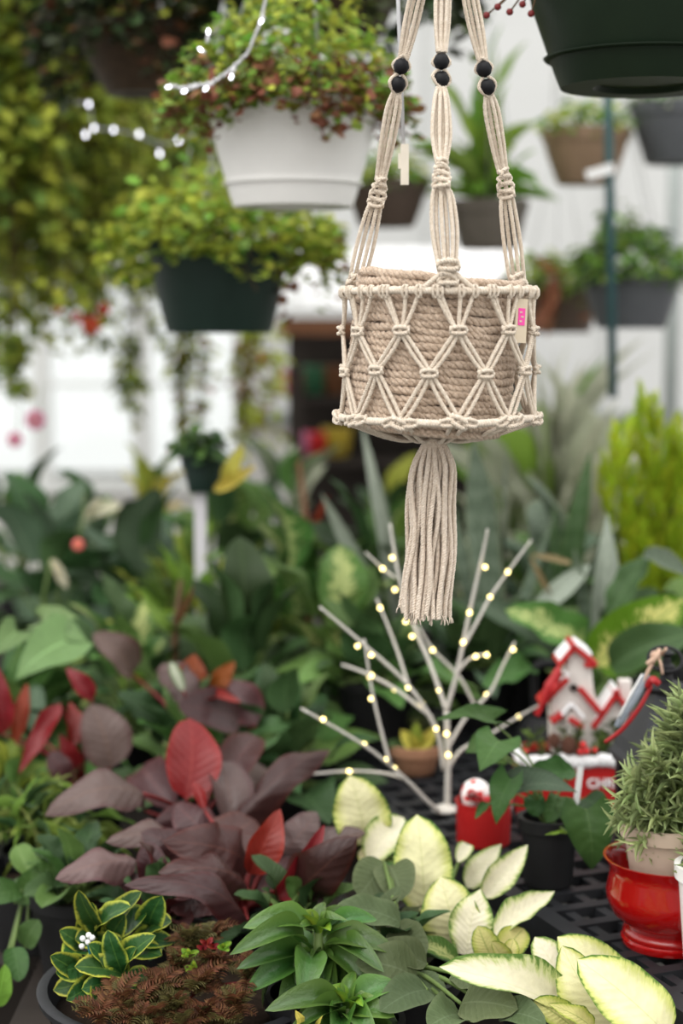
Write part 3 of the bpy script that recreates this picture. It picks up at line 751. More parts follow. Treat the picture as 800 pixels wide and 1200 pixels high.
# ------------------------------------------------------------------ hanging baskets
def hang_wires(t, c, r, top, n=3, rad=.0018, mat='wire', rot=.4):
    for k in range(n):
        a = rot+k*2*math.pi/n; p = c+Vector((math.cos(a)*r, math.sin(a)*r, 0))
        MB().tube([p, Vector((top.x, top.y, min(top.z, c.z+.42))), ], rad, 6).build('hanger_wire', MAT[mat], t)
    q = Vector((top.x, top.y, min(top.z, c.z+.42)))
    MB().tube([q, Vector((top.x, top.y, PIPE_Z-.012))], rad*1.3, 6).build('hook', MAT[mat], t)
def mound(t, c, rad, h, drop, n_ind, n_st, L, mats, shape='round', wr=.85, trail=.35, low=None, off=(0, 0), face=.5, sq=1.0, name='foliage'):
    """loose mound of small leaves over a pot rim, spilling below it"""
    it = []
    ntot = n_ind+n_st
    for i in range(ntot):
        az = random.random()*6.283
        if i < n_ind: az = -math.pi/2+random.gauss(0, .95)
        if random.random() < trail:
            r = rad*random.uniform(.82, 1.1); z = -drop*random.random()**1.4*(1+.5*math.sin(az*5+1)); mset = low or mats
            if random.random() < .3: mset = mats
        else:
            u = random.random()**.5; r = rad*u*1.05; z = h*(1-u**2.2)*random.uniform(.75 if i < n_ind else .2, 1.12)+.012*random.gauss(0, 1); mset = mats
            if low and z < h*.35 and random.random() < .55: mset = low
        p = c+Vector((r*math.cos(az)+off[0], r*sq*math.sin(az)+off[1], z))
        d = Vector((math.cos(az+random.gauss(0, .9)), math.sin(az+random.gauss(0, .9)), random.uniform(-.7, .5))).normalized()
        nn = Vector((math.cos(az)*face, math.sin(az)*face, .9))+Vector((random.gauss(0, .4), random.gauss(0, .4), random.gauss(0, .3)))
        l = L*random.uniform(.6, 1.25)
        M = leaf_M(p, p+d*l, nn, l*wr)
        me = leaf(shape, random.choice(mset), random.randrange(3))
        if i < n_ind: put('leaf', me, t, M)
        else: it.append((me, M))
    if it: stuff(name, t, it)
def stems(t, c, rad, h, n, mat='darkstem', r=.0014, drop=0):
    mb = MB()
    for i in range(n):
        az = random.random()*6.28; q = random.uniform(.4, 1.05)*rad
        e = c+Vector((math.cos(az)*q, math.sin(az)*q, h*random.uniform(.3, 1)*(1-(q/rad)**2*.6) - (drop*random.random() if q > .85*rad else 0)))
        m = c.lerp(e, .5)+Vector((0, 0, h*.3)); mb.tube(smooth_path([c, m, e], 4), r, 4)
    mb.build('stem', MAT[mat], t)
def hpot(t, c, r1, r0, h, mat, rib=True, rimh=.03, band=None, saucer=False, name='pot'):
    """pot hung by its rim; c = middle of the rim"""
    b = c-Vector((0, 0, h)); tk = .004
    k = [(r0*.55, .006), (r0*.6, 0), (r0, 0), (r0+(r1-r0)*.15, h*.10), (r0+(r1-r0)*.72, h*.55), (r1-.004, h-rimh)]
    prof = [(.0001, .006)]+k+[(r1, h-rimh), (r1+.004, h-.002), (r1, h), (r1-tk, h), (r0+(r1-r0)*.6, h*.5), (r0*.9, .012), (.0001, .012)]
    o = MB().lathe(prof, 40, b).build(name, MAT[mat], t, sharp=35)
    if band is not None:
        rr = r0+(r1-r0)*.28
        MB().lathe([(r0+(r1-r0)*.26, h*(band-.012)), (r0+(r1-r0)*.26+.006, h*(band-.008)), (r0+(r1-r0)*.30+.0065, h*(band+.006)), (r0+(r1-r0)*.30, h*(band+.012))], 40, b).build('ridge', MAT[mat], o, label=None)
    MB().lathe([(r1-.006, h-.02), (r1*.5, h-.01), (.0001, h-.008)], 20, b).build('soil', MAT['soil'], t)
    return o
def hbasket(label, px, py_rim, py_bot, Y, r1px, r0px, mat, name='hanging_basket', **k):
    c = P(px, py_rim, Y); zb = P(px, py_bot, Y).z
    t = thing(name, label, 'hanging basket', Vector((c.x, c.y, zb)))
    hpot(t, c, M_(r1px, Y), M_(r0px, Y), c.z-zb, mat, **k)
    return t, c
# white pot
t, c = hbasket('white plastic hanging pot with ribbed band and russet green trailing plant', 343, 122, 243, 2.62, 95, 68, 'white_plastic', band=.22)
hang_wires(t, c, .12, Vector((P(352, 0, 2.62).x, 2.62, PIPE_Z)), 3, .0022, rot=.9)
mound(t, c+Vector((-.008, 0, 0)), .178, .155, .04, 300, 1800, .018, ['olive', 'lime', 'fresh', 'moss'], low=['rust', 'rust', 'moss'], trail=.30)
mound(t, c+Vector((-.005, -.008, .018)), .142, .05, .058, 0, 900, .014, ['rust', 'moss', 'olive'], trail=.8, low=['rust', 'rust', 'olive'], name='trailing_foliage')
stems(t, c+Vector((0, 0, -.02)), .17, .13, 46, 'redstem', drop=.07)
# dark green pot below it
t, c = hbasket('dark green hanging pot overflowing with yellow green foliage', 256, 283, 390, 3.12, 80, 60, 'green_plastic')
hang_wires(t, c, .12, Vector((P(262, 100, 3.12).x, 3.12, PIPE_Z)), 3, .002)
mound(t, c+Vector((.008, 0, -.005)), .205, .125, .05, 300, 1500, .022, ['lime', 'lime', 'olive', 'fresh'], trail=.3, low=['olive', 'lime', 'moss'])
mound(t, c+Vector((.165, -.02, 0)), .055, .05, .11, 0, 240, .02, ['lime', 'olive'], trail=.7, low=['olive', 'rust'], name='trailing_foliage')
stems(t, c+Vector((0, 0, -.02)), .19, .11, 40, drop=.1)
# dark pot cut by the frame top right
t, c = hbasket('large dark green hanging pot cut off by the top edge', 755, -70, 103, 2.05, 138, 92, 'green_plastic2', band=.2)
hang_wires(t, c, .135, Vector((c.x, 2.05, PIPE_Z)), 3, .002)
mound(t, c, .15, .1, .03, 0, 300, .02, ['green', 'fresh'], trail=.2)
# brown pot, right
t, c = hbasket('brown plastic hanging pot with fresh green sprigs by blue pole', 686, 152, 216, 4.15, 49, 31, 'brown_plastic')
hang_wires(t, c, .095, Vector((P(655, 60, 4.15).x, 4.15, PIPE_Z)), 3, .0012)
mound(t, c, .1, .06, .01, 40, 170, .028, ['fresh', 'lime', 'green'], 'oval', .5, trail=.1)
# grey pot at right edge
t, c = hbasket('ribbed grey hanging pot cut by right edge above green pole', 793, 122, 192, 4.15, 52, 34, 'grey_plastic', band=.5)
hang_wires(t, c, .1, Vector((c.x, 4.15, PIPE_Z)), 3, .0012)
mound(t, c, .1, .04, .01, 20, 120, .028, ['pale', 'green'], 'oval', .5, trail=.1)
# lower grey pot with fern
t, c = hbasket('slate grey hanging pot with a bushy green fern plant', 740, 318, 385, 4.15, 56, 38, 'grey_plastic', band=.55)
hang_wires(t, c, .1, Vector((P(715, 100, 4.15).x+.03, 4.15, PIPE_Z)), 4, .0012)
mound(t, c+Vector((0, 0, 0)), .125, .10, .03, 90, 420, .034, ['green', 'fresh', 'moss', 'dark'], 'oval', .42, trail=.15, face=.8)
mound(t, c+Vector((-.03, 0, .05)), .05, .11, .0, 0, 160, .03, ['moss', 'fresh', 'green'], 'oval', .42, trail=.0, face=.8, name='crown_foliage')
# brown pot with pink stems behind
t, c = hbasket('russet hanging pot with drooping pinkish leaves beside the tag', 652, 335, 390, 4.75, 50, 38, 'darkbrown_plastic')
hang_wires(t, c, .1, Vector((c.x, 4.75, PIPE_Z)), 3, .0012)
mound(t, c, .14, .08, .07, 60, 240, .05, ['moss', 'olive', 'green'], 'lance', .4, trail=.35, low=['rust', 'moss'])
for (bx, by, tx, ty, w_) in ((655, 330, 618, 400, 16), (648, 325, 640, 395, 18), (650, 320, 625, 300, 12)):
    hl(t, 'lance', 'rust', bx, by, 4.6, tx, ty, 4.55, w_)
# small dark pot between straps, left
t, c = hbasket('dark brown hanging pot with bright green top behind left strap', 453, 212, 266, 4.15, 46, 31, 'darkbrown_plastic')
hang_wires(t, c, .09, Vector((c.x, 4.15, PIPE_Z)), 3, .0012)
mound(t, c, .095, .05, .01, 40, 220, .03, ['fresh', 'green', 'lime'], 'oval', .45, trail=.1)
# palm-leaved pot between straps
t, c = hbasket('taupe hanging pot with long arching palm leaves behind middle strap', 573, 235, 292, 4.15, 44, 32, 'taupe_plastic')
hang_wires(t, c, .08, Vector((c.x, 4.15, PIPE_Z)), 3, .0012)
for i in range(40):
    az = random.random()*6.28; e = R(random.uniform(20, 86)); l = random.uniform(.16, .46)*(.42+.58*math.sin(e)**2)
    d = Vector((math.cos(az)*math.cos(e), math.sin(az)*math.cos(e), math.sin(e))); b = c+Vector((d.x*.03, d.y*.03, .0))
    tip = b+d*l+Vector((0, 0, -l*.4*math.cos(e)))
    put('leaf', leaf('lance', random.choice(['palm', 'fresh', 'moss']), i % 4), t, leaf_M(b, tip, Vector((-d.x*.5, -d.y*.5, 1)), .02))
# coir basket in shade, top
t, c = hbasket('shaded coir hanging basket full of dark foliage at the top', 165, 30, 112, 3.5, 72, 38, 'coir')
hang_wires(t, c, .11, Vector((c.x, 3.5, PIPE_Z)), 3, .0015)
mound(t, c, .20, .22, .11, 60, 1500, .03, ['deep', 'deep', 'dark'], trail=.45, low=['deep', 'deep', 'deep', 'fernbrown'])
t, c = hbasket('shaded hanging basket of dark leaves above the white pot', 395, -25, 55, 3.5, 72, 45, 'coir')
hang_wires(t, c, .11, Vector((c.x, 3.5, PIPE_Z)), 3, .0015)
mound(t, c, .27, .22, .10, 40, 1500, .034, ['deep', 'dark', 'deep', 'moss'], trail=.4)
# the curtain of trailing green at the left: four baskets
def curtain(label, px, py, Y, rad, drop, n, mats, L=.032, side=0):
    c = P(px, py, Y); t = thing('trailing_basket', label, 'hanging basket', c-Vector((0, 0, .13)))
    hpot(t, c, .125, .09, .13, 'darkbrown_plastic'); hang_wires(t, c, .11, Vector((c.x, Y, PIPE_Z)), 3, .0015)
    it = []; mb = MB()
    for s in range(int(n/26)):
        az = random.random()*6.28; r = rad*random.random()**.5; ln = drop*random.uniform(.3, 1)
        p0 = c+Vector((math.cos(az)*r, math.sin(az)*r, .13*(1-(r/rad)**2)))
        mb.tube([c, p0, p0+Vector((0, 0, -ln))], .0012, 4)
        for q in range(26):
            z = ln*random.random(); p = p0+Vector((random.gauss(0, .02), random.gauss(0, .02), -z)); a2 = random.random()*6.28
            d = Vector((math.cos(a2), math.sin(a2), random.uniform(-.9, .3))).normalized(); l = L*random.uniform(.6, 1.3)
            it.append((leaf('oval' if L > .03 else 'round', random.choice(mats), random.randrange(3), 5, 2), leaf_M(p, p+d*l, Vector((math.cos(az)*.6, math.sin(az)*.6-.3, .8)), l*.55)))
    mb.build('stem', MAT['darkstem'], t)
    k = 60
    for me, M in it[:k]: put('leaf', me, t, M)
    stuff('foliage', t, it[k:])
    return t, c
curtain('tall curtain of olive green trailing leaves at the left edge', 20, -30, 4.15, .38, .88, 6000, ['olive', 'olive', 'lime', 'moss'], .045)
curtain('loose trailing basket of mixed green leaves over the left windows', 95, 150, 4.75, .34, .74, 4600, ['olive', 'moss', 'olive', 'lime'], .04)
curtain('mossy trailing basket hanging left of the dark green pot', 120, 110, 5.35, .40, .62, 3600, ['moss', 'olive', 'olive', 'moss'], .04)
curtain('trailing basket with dark green leaves in the top left corner', -20, 170, 6.0, .42, .70, 3200, ['olive', 'olive', 'lime'], .045)
curtain('dense trailing basket of deep green leaves behind the white pot', 260, 90, 6.0, .38, .50, 2600, ['moss', 'olive', 'dark'], .04)
# thin strands hanging in front of the windows
def strand_plant(label, px, py0, py1, Y, n, mats, sp):
    c = P(px, py0, Y); t = thing('trailing_vine', label, 'vine', Vector((c.x, c.y, P(px, py1, Y).z)))
    mb = MB(); it = []
    for s in range(n):
        x = c.x+random.gauss(0, sp); y = c.y+random.gauss(0, sp); z1 = P(px, py0+(py1-py0)*random.uniform(.6, 1), Y).z
        sw = random.uniform(-.03, .03); mb.tube(smooth_path([(c.x, c.y, PIPE_Z-.3), (x, y, c.z), (x+sw, y, (c.z+z1)/2), (x, y, z1)], 5), .0014, 4)
        for q in range(34):
            f = random.random(); p = Vector((x+sw*math.sin(math.pi*f)+random.gauss(0, .008), y, c.z+(z1-c.z)*f)); a2 = random.random()*6.28
            d = Vector((math.cos(a2), math.sin(a2), -.5)).normalized(); l = random.uniform(.02, .04)
            it.append((leaf('oval', random.choice(mats), random.randrange(3), 5, 2), leaf_M(p, p+d*l, Vector((0, -.5, .8)), l*.55)))
    mb.build('stem', MAT['darkstem'], t)
    for me, M in it[:40]: put('leaf', me, t, M)
    stuff('foliage', t, it[40:])
strand_plant('yellow green vine hanging right before the last window', 292, 380, 560, 4.75, 9, ['lime', 'olive', 'lime', 'rust'], .035)
strand_plant('dusky vine hanging before the middle of the windows', 217, 380, 555, 4.75, 6, ['olive', 'rust', 'moss'], .02)
strand_plant('thin green vine hanging before the left windows', 150, 390, 500, 4.75, 4, ['olive', 'moss'], .02)
strand_plant('short green vine hanging at the left edge over windows', 12, 390, 470, 4.15, 4, ['olive', 'moss'], .02)
# red blooms in the trailing baskets
def bloom(c, r, mat, name, label, cat='flower', group=None, n=7):
    t = thing(name, label, cat, c, group)
    for i in range(n):
        a = i*2*math.pi/n; d = Vector((math.cos(a), -.5, math.sin(a))).normalized()
        mb = MB().ball(c+d*r*.6, r*.5, 8, (1, .6, 1)); mb.build('petal', MAT[mat], t)
    MB().ball(c+Vector((0, -r*.4, 0)), r*.3, 8).build('flower_centre', MAT['yellowp'], t)
    MB().tube([c+Vector((0, r*.2, 0)), c+Vector((0, .05, .03)), c+Vector((0, .08, .09))], .0015, 5).build('stem', MAT['stem'], t)
for (px, py, r, lb) in ((107, 381, .024, 'largest red bloom under the left trailing baskets'), (122, 362, .016, 'small red bloom above and right of the largest'), (90, 372, .014, 'dark red bloom left of the largest red one'), (68, 362, .012, 'leftmost small red bloom under the trailing leaves')):
    bloom(P(px, py, 4.3), r, 'redflower', 'red_bloom', lb, group=None)

# fairy lights
def light_string(label, pts, bulbs, Y, rb, mat, sway=None):
    w3 = [P(x, y, Y if sway is None else Y+sway(x)) for x, y in pts]
    t = thing('string_light', label, 'string lights', w3[0]); MB().tube(smooth_path(w3, 6), .0019, 6).build('cord', MAT['silver_cord'], t)
    tw = [p+Vector((0, -.003, .003*math.sin(i*1.7))) for i, p in enumerate(smooth_path(w3, 8))]; MB().tube(tw, .0013, 5).build('cord', MAT['silver_cord'], t)
    for (ax, ay, bx, by) in bulbs:
        a, b = P(ax, ay, Y-.004), P(bx, by, Y-.008); d = (b-a)
        if d.length < .006: d = Vector((0, -.002, -.006)); b = a+d
        MB().tube([a, a.lerp(b, .6)], .0025, 8).build('socket', MAT['silver_cord'], t)
        MB().ball(b, rb, 10, (.75, .75, 1.4), Vector((0, 0, 1)).rotation_difference(d).to_matrix()).build('bulb', MAT[mat], t, label='lit cool white bulb')
light_string('clear wired string of white lights draped over the white pot', [(318, -30), (305, 25), (296, 48), (290, 62), (272, 80), (262, 88), (245, 98), (228, 100), (215, 103), (198, 101)],
             [(309, 20, 306, 25), (275, 78, 271, 90), (250, 96, 241, 104), (232, 100, 216, 107), (205, 101, 197, 102), (243, 50, 244, 37), (240, 62, 235, 58)], 2.36, .0030, 'cool')
light_string('distant string of round white lights before the green curtain', [(60, 90), (84, 118), (104, 123), (110, 148), (133, 152), (160, 158), (186, 168), (209, 165), (235, 150)],
             [(104, 118, 104, 122), (133, 148, 133, 152), (100, 152, 100, 158), (110, 146, 110, 150), (162, 152, 163, 157), (186, 166, 187, 180), (207, 160, 209, 165)], 3.7, .0042, 'cool')

# pole with a free end, and white tag
c0, c1 = P(712, 100, 4.0), P(718, 466, 4.0)
o = MB().tube([Vector((c0.x, 4.0, PIPE_Z+.02)), c0, c1], .0105, 10).build('hanging_pole', MAT['green_pipe']); prop(o, 'blue green pole hanging down behind the grey fern pot', 'pole')
MBt = MB().box((0, 0, 0), .065, .002, .022, Matrix.Rotation(R(-16), 3, 'Y')); MBt.v = [tuple(Vector(v)+P(703, 201, 3.95)) for v in MBt.v]
o = MBt.build('white_tag', MAT['white_label'], None, False); prop(o, 'white plastic tag stuck on the blue green pole', 'tag')
# dry sprig at the top between the straps
t = thing('dry_sprig', 'dusky dry flower sprig at top beside the right strap', 'sprig', P(585, 20, 2.0)); mb = MB(); rt = P(640, -30, 2.05)
for (x, y) in ((570, 18), (583, 8), (597, 14), (612, 5), (622, 16)):
    p = P(x, y, 2.0); mb.tube([rt, rt.lerp(p, .6)+Vector((0, 0, .006)), p], .0011, 5); MB().ball(p, .0042, 8).build('seed_head', MAT['redstem'], t)
mb.tube([rt, Vector((rt.x, rt.y+.05, rt.z+.1))], .002, 5)
mb.build('stem', MAT['darkstem'], t)

# ------------------------------------------------------------------ benches full of plants
# --- far and middle distance, left to right
bush('leafy_plant', 'dark leafy plant at the far left under pink blooms', 25, 585, 4.4, ZB, .2, 22, .17, .42, 'oval', ['dark', 'bluegreen', 'speck'], seed=1)
bush('leafy_plant', 'blue green leafy plant below the left windows', 112, 590, 4.1, ZB, .22, 26, .17, .45, 'oval', ['bluegreen', 'green', 'pale', 'dark'], seed=2)
bush('leafy_plant', 'mixed green plant with upright leaves under the middle vine', 175, 560, 4.5, ZB, .2, 24, .19, .25, 'lance', ['green', 'olive', 'yellow'], seed=3, el=(25, 85))
bush('leafy_plant', 'dark plant with broad leaves behind the white stake', 262, 610, 4.0, ZB, .22, 24, .18, .45, 'oval', ['dark', 'green', 'speck'], seed=4)
bush('leafy_plant', 'pale edged plant beneath the yellow green vine', 335, 575, 4.35, ZB, .2, 26, .18, .32, 'oval', ['bluegreen', 'pale', 'green'], seed=5)
bush('leafy_plant', 'dark plant with drooping broad leaves at left middle', 60, 640, 3.5, ZB, .22, 26, .2, .5, 'broad', ['dark', 'bluegreen', 'bluegreen'], seed=6, droop=.5)
bush('leafy_plant', 'dark plant with drooping broad leaves right of red bud', 165, 655, 3.4, ZB, .24, 28, .2, .5, 'broad', ['dark', 'bluegreen', 'dark'], seed=7, droop=.5)
bush('fern', 'airy light green fern in front of the white stake', 225, 665, 3.2, ZB, .2, 170, .10, .2, 'lance', ['moss', 'fresh', 'olive'], seed=8, el=(0, 85), cat='plant', pet=.8)
bush('leafy_plant', 'speckled plant with wide leaves left of the twig tree', 352, 665, 3.25, ZB, .2, 24, .18, .5, 'oval', ['speck', 'green', 'speck'], seed=9)
bush('leafy_plant', 'green plant with thin pale edges behind the tassel', 440, 650, 3.3, ZA, .18, 22, .17, .4, 'oval', ['green', 'dark', 'speck'], seed=10)
bush('leafy_plant', 'bright speckled plant beside the twig tree tips', 395, 725, 2.95, ZB, .17, 20, .16, .55, 'broad', ['speck', 'green'], seed=11)
bush('leafy_plant', 'large dark leafy plant behind the purple leaves', 285, 745, 2.9, ZB, .22, 28, .17, .5, 'broad', ['green', 'dark'], seed=12)
bush('leafy_plant', 'very dark bushy plant between purple leaves and twigs', 330, 830, 2.6, ZB, .18, 26, .13, .6, 'trowel', ['dark', 'dark', 'green'], seed=13)
bush('leafy_plant', 'dark lobed plant behind the lit twigs', 440, 800, 2.82, ZA, .16, 26, .13, .6, 'trowel', ['dark', 'green', 'dark'], seed=14)
bush('leafy_plant', 'dark plant with glossy leaves behind right twigs', 560, 775, 2.95, ZA, .16, 26, .13, .5, 'trowel', ['dark', 'dark', 'bluegreen'], seed=15)
bush('leafy_plant', 'soft light green heart leaved plant at left edge', 45, 755, 2.75, ZB, .13, 14, .11, .9, 'heart', ['green', 'heart'], seed=16)
t = bpy.data.objects[[o.name for o in COL.objects if o.get('label') == 'soft light green heart leaved plant at left edge'][0]]
for L in (('heart', 'soft', 78, 752, 2.62, 18, 795, 2.56, 66, (0, 0, .5)), ('heart', 'soft', 60, 738, 2.66, 104, 752, 2.62, 40, (0, 0, .9)), ('heart', 'soft', 50, 728, 2.7, 92, 722, 2.66, 36, (0, 0, .9)), ('heart', 'soft', 20, 740, 2.7, -10, 770, 2.66, 40, (0, 0, .6))): hl(t, *L)
bush('leafy_plant', 'mid green plant behind the dusky purple leaf', 150, 745, 2.95, ZB, .2, 24, .13, .5, 'trowel', ['green', 'dark', 'speck'], seed=17)
bush('leafy_plant', 'low dark plant at far left behind rust leaves', 20, 820, 2.7, ZB, .16, 22, .13, .5, 'oval', ['dark', 'green'], seed=18)
bush('leafy_plant', 'dark plant filling in behind the bright red leaf', 225, 850, 2.55, ZB, .16, 22, .12, .55, 'oval', ['dark', 'green'], seed=19)
bush('leafy_plant', 'dark plant behind the snake plant blades at right', 650, 660, 3.25, ZA, .18, 24, .17, .4, 'oval', ['snake', 'bluegreen', 'green'], seed=20)
bush('leafy_plant', 'far green plant behind the silver snake plant', 575, 620, 4.3, ZB, .25, 30, .2, .22, 'lance', ['moss', 'palegrass', 'snake'], seed=21, el=(15, 85))
bush('leafy_plant', 'far dark green plant below the jute basket', 455, 600, 4.4, ZB, .22, 26, .18, .35, 'oval', ['moss', 'dark', 'olive'], seed=22)
bush('leafy_plant', 'dark plant low at the right behind the lantern', 760, 790, 2.95, ZA, .16, 18, .15, .5, 'oval', ['dark', 'green'], seed=23)
# pale feathery grass between snake plants and wall
c = P(648, 640, 4.4); t = thing('feather_grass', 'tall pale feathery grass before the white right wall', 'plant', Vector((c.x, c.y, ZB))); pot_part(t, Vector((c.x, c.y, ZB)), .06, .08, .13, 'black_plastic')
root = Vector((c.x, c.y, ZB+.11)); bs = []
for i in range(80):
    az = random.random()*6.28; e = R(random.uniform(48, 88)); l = random.uniform(.35, .72)
    d = Vector((math.cos(az)*math.cos(e), math.sin(az)*math.cos(e), math.sin(e))); b = root+Vector((d.x*.04, d.y*.04, 0))
    put('leaf', leaf('lance', random.choice(['palegrass', 'palegrass', 'palegrass', 'palm']), i % 4), t, leaf_M(b, b+d*l+Vector((d.x, d.y, 0))*.1, Vector((-d.x, -d.y, .4)), .014))
# small dark pot on a white stake
c = P(238, 552, 3.15); t = thing('stake_pot', 'small dark green pot on a white stake among left plants', 'pot', Vector((c.x, c.y, ZB)))
hpot(t, P(238, 530, 3.15), M_(25, 3.15), M_(17, 3.15), M_(46, 3.15), 'green_plastic')
zb_ = P(238, 576, 3.15).z; MB().box((c.x-.006, c.y, (zb_+ZB)/2), .022, .008, zb_-ZB).build('stake', MAT['lilac_white'], t, False)
mound(t, P(238, 530, 3.15), .042, .025, .0, 60, 0, .035, ['dark', 'green'], 'oval', .6, trail=0)
hl(t, 'lance', 'yellow', 262, 570, 3.1, 285, 520, 3.1, 20); hl(t, 'lance', 'yellow', 250, 575, 3.1, 300, 545, 3.1, 16)
# blurred blooms among the far plants
for (px, py, Y, r, m, lb) in ((42, 492, 4.3, .026, 'pinkflower', 'pink bloom highest at the far left'), (18, 515, 4.3, .02, 'pinkflower', 'pink bloom low at the far left edge'),
                              (92, 638, 3.2, .012, 'coral', 'coral red bud on the dark plant at left'), (185, 592, 3.8, .014, 'coral', 'coral bloom under the middle vine'),
                              (206, 527, 4.2, .016, 'coral', 'pale red bloom at the foot of the middle vine'), (310, 420, 4.72, .018, 'coral', 'red bloom high in the yellow green vine')):
    bloom(P(px, py, Y), r, m, 'bloom', lb)
for (px, py, tx, ty, lb, m) in ((362, 640, 350, 540, 'thin russet stalk rising left of tassel', 'orange'), (205, 745, 212, 680, 'brown stalk behind the rust red leaves', 'rust')):
    c = P(px, py+60, 3.6 if px > 300 else 2.9); t = thing('stalk', lb, 'stalk', Vector((c.x, c.y, ZB)))
    Y = c.y; MB().tube([Vector((c.x, Y, ZB)), P(px, py, Y), P(tx, ty, Y)], [.008, .007, .004], 8).build('stem', MAT['orange_wood' if px > 300 else 'darkstem'], t)
    hl(t, 'lance', 'moss', px, py, Y, px-40, py-50, Y, 14); hl(t, 'lance', m, px, py-10, Y, px+22, py-60, Y, 9)

for (x0, y0, x1, y1, Y, w_, lb) in ((95, 606, 142, 592, 3.6, 20, 'cream bract lying level on the blue green left plant'), (60, 655, 78, 690, 3.2, 12, 'narrow cream bract low on the drooping left plant')):
    t = thing('bract', lb, 'bract', P(x0, y0, Y)); hl(t, 'oval', 'palebract', x0, y0, Y, x1, y1, Y, w_, (0, 0, .4), 1); hl(t, 'oval', 'palebract', x0, y0, Y, (x0+x1)/2, y1-6, Y, w_*.6, (0, 0, .8), 2)
    b = P(x0, y0, Y); MB().tube([b, b+Vector((-.02, .02, -.08)), b+Vector((-.02, .03, -.2))], .003, 6).build('stem', MAT['stem'], t)

# snake plants, right middle
def holder(name, label, px, Y, zb, pot=(.055, .068, .12), mat='black_plastic', cat='plant'):
    c = P(px, 600, Y); b = Vector((c.x, Y, zb)); t = thing(name, label, cat, b); pot_part(t, b, *pot, mat); return t, b+Vector((0, 0, pot[2]-.02))
def blades(t, root, Y, L):
    for (mat, bx, by, tx, ty, w_, dy, f, sh) in L:
        b, tp = P(bx, by, Y), P(tx, ty, Y+dy)
        r2 = root+(b-root)*.0+Vector(((b.x-root.x)*.35, random.uniform(-.02, .02), 0))
        fv = (CAM-b).normalized()+Vector(f)
        # the blade runs on down to the soil
        put('leaf', leaf(sh, mat, random.randrange(4)), t, leaf_M(r2, tp, fv, M_(w_, Y)))
t, r = holder('snake_plant', 'snake plant with tall blades right of the tassel', 590, 3.05, ZA)
blades(t, r, 3.05, [('snake', 545, 690, 553, 512, 34, 0, (.3, 0, 0), 'blade'), ('snake', 608, 708, 596, 512, 22, .02, (-.5, 0, 0), 'blade'), ('snake', 575, 700, 578, 560, 20, .05, (0, 0, 0), 'blade'),
                    ('snake', 600, 640, 650, 600, 18, -.03, (0, 0, .5), 'blade'), ('snake', 530, 690, 515, 570, 22, .03, (.4, 0, 0), 'blade')])
t, r = holder('snake_plant', 'green snake plant with one broad pointed blade', 668, 3.1, ZA)
blades(t, r, 3.1, [('snake_green', 662, 654, 690, 527, 34, 0, (-.3, 0, 0), 'blade'), ('snake', 690, 640, 720, 590, 22, .03, (0, 0, 0), 'blade'), ('snake_green', 655, 660, 648, 590, 22, .04, (0, 0, 0), 'blade'), ('snake', 690, 660, 735, 596, 16, -.02, (0, 0, .3), 'blade')])
t, r = holder('snake_plant', 'silver grey snake plant with blunt blade before the cypress', 706, 2.82, ZA)
blades(t, r, 2.82, [('snake_grey', 707, 720, 713, 602, 34, 0, (.1, 0, 0), 'strap'), ('snake', 700, 720, 672, 640, 20, .03, (0, 0, 0), 'blade')])
hl(t, 'blade', 'snake_grey', 632, 716, 2.8, 692, 660, 2.85, 30, (0, 0, .5))
hl(t, 'strap', 'dark', 716, 722, 2.74, 762, 648, 2.76, 34, (-.6, 0, .2)); hl(t, 'blade', 'snake', 752, 652, 2.75, 806, 668, 2.6, 24, (0, 0, 1))
hl(t, 'blade', 'straw', 668, 660, 2.82, 622, 650, 2.86, 8, (0, 0, .6)); hl(t, 'blade', 'straw', 645, 700, 2.82, 620, 650, 2.8, 8)
t, r = holder('snake_plant', 'snake plant with leaning pale blades left of the tassel', 470, 3.15, ZA)
blades(t, r, 3.15, [('snake_grey', 480, 590, 424, 496, 22, 0, (0, 0, .4), 'blade'), ('snake_grey', 455, 650, 375, 576, 20, -.05, (0, 0, .4), 'blade'), ('snake', 470, 620, 446, 560, 20, .04, (0, 0, 0), 'blade'), ('snake', 480, 620, 500, 540, 22, .04, (0, 0, 0), 'blade'), ('snake_grey', 470, 650, 405, 640, 14, -.05, (0, 0, .6), 'blade')])
# big dieffenbachia leaves behind the house
t, r = holder('dieffenbachia', 'large dieffenbachia with yellow splashed leaf behind birdhouse', 706, 2.68, ZA)
bs = [(697, 776), (690, 768), (720, 780), (640, 786), (712, 770), (690, 800), (655, 770)]
hl(t, 'broad', 'splash', 697, 778, 2.66, 803, 702, 2.6, 74, (.1, 0, .25), 1)
hl(t, 'oval', 'speck', 690, 768, 2.7, 598, 712, 2.62, 46, (-.15, 0, .6), 0); hl(t, 'oval', 'pale', 688, 760, 2.74, 618, 716, 2.76, 40, (0, 0, .9), 2)
hl(t, 'broad', 'dark', 715, 782, 2.62, 812, 742, 2.58, 52, (.2, 0, .4), 2); hl(t, 'oval', 'heart', 628, 785, 2.66, 567, 800, 2.58, 32, (0, 0, .8), 0)
hl(t, 'oval', 'bluegreen', 655, 770, 2.75, 556, 704, 2.8, 30, (0, 0, .9), 1); hl(t, 'oval', 'green', 705, 800, 2.64, 740, 840, 2.6, 40, (0, 0, .6), 2)
hl(t, 'oval', 'heart', 690, 815, 2.66, 655, 775, 2.62, 46, (0, 0, .3), 3); hl(t, 'broad', 'dark', 700, 760, 2.8, 770, 690, 2.8, 50, (0, 0, .3), 3)
petioles(t, r, [P(x, y, 2.69) for x, y in bs], .005)
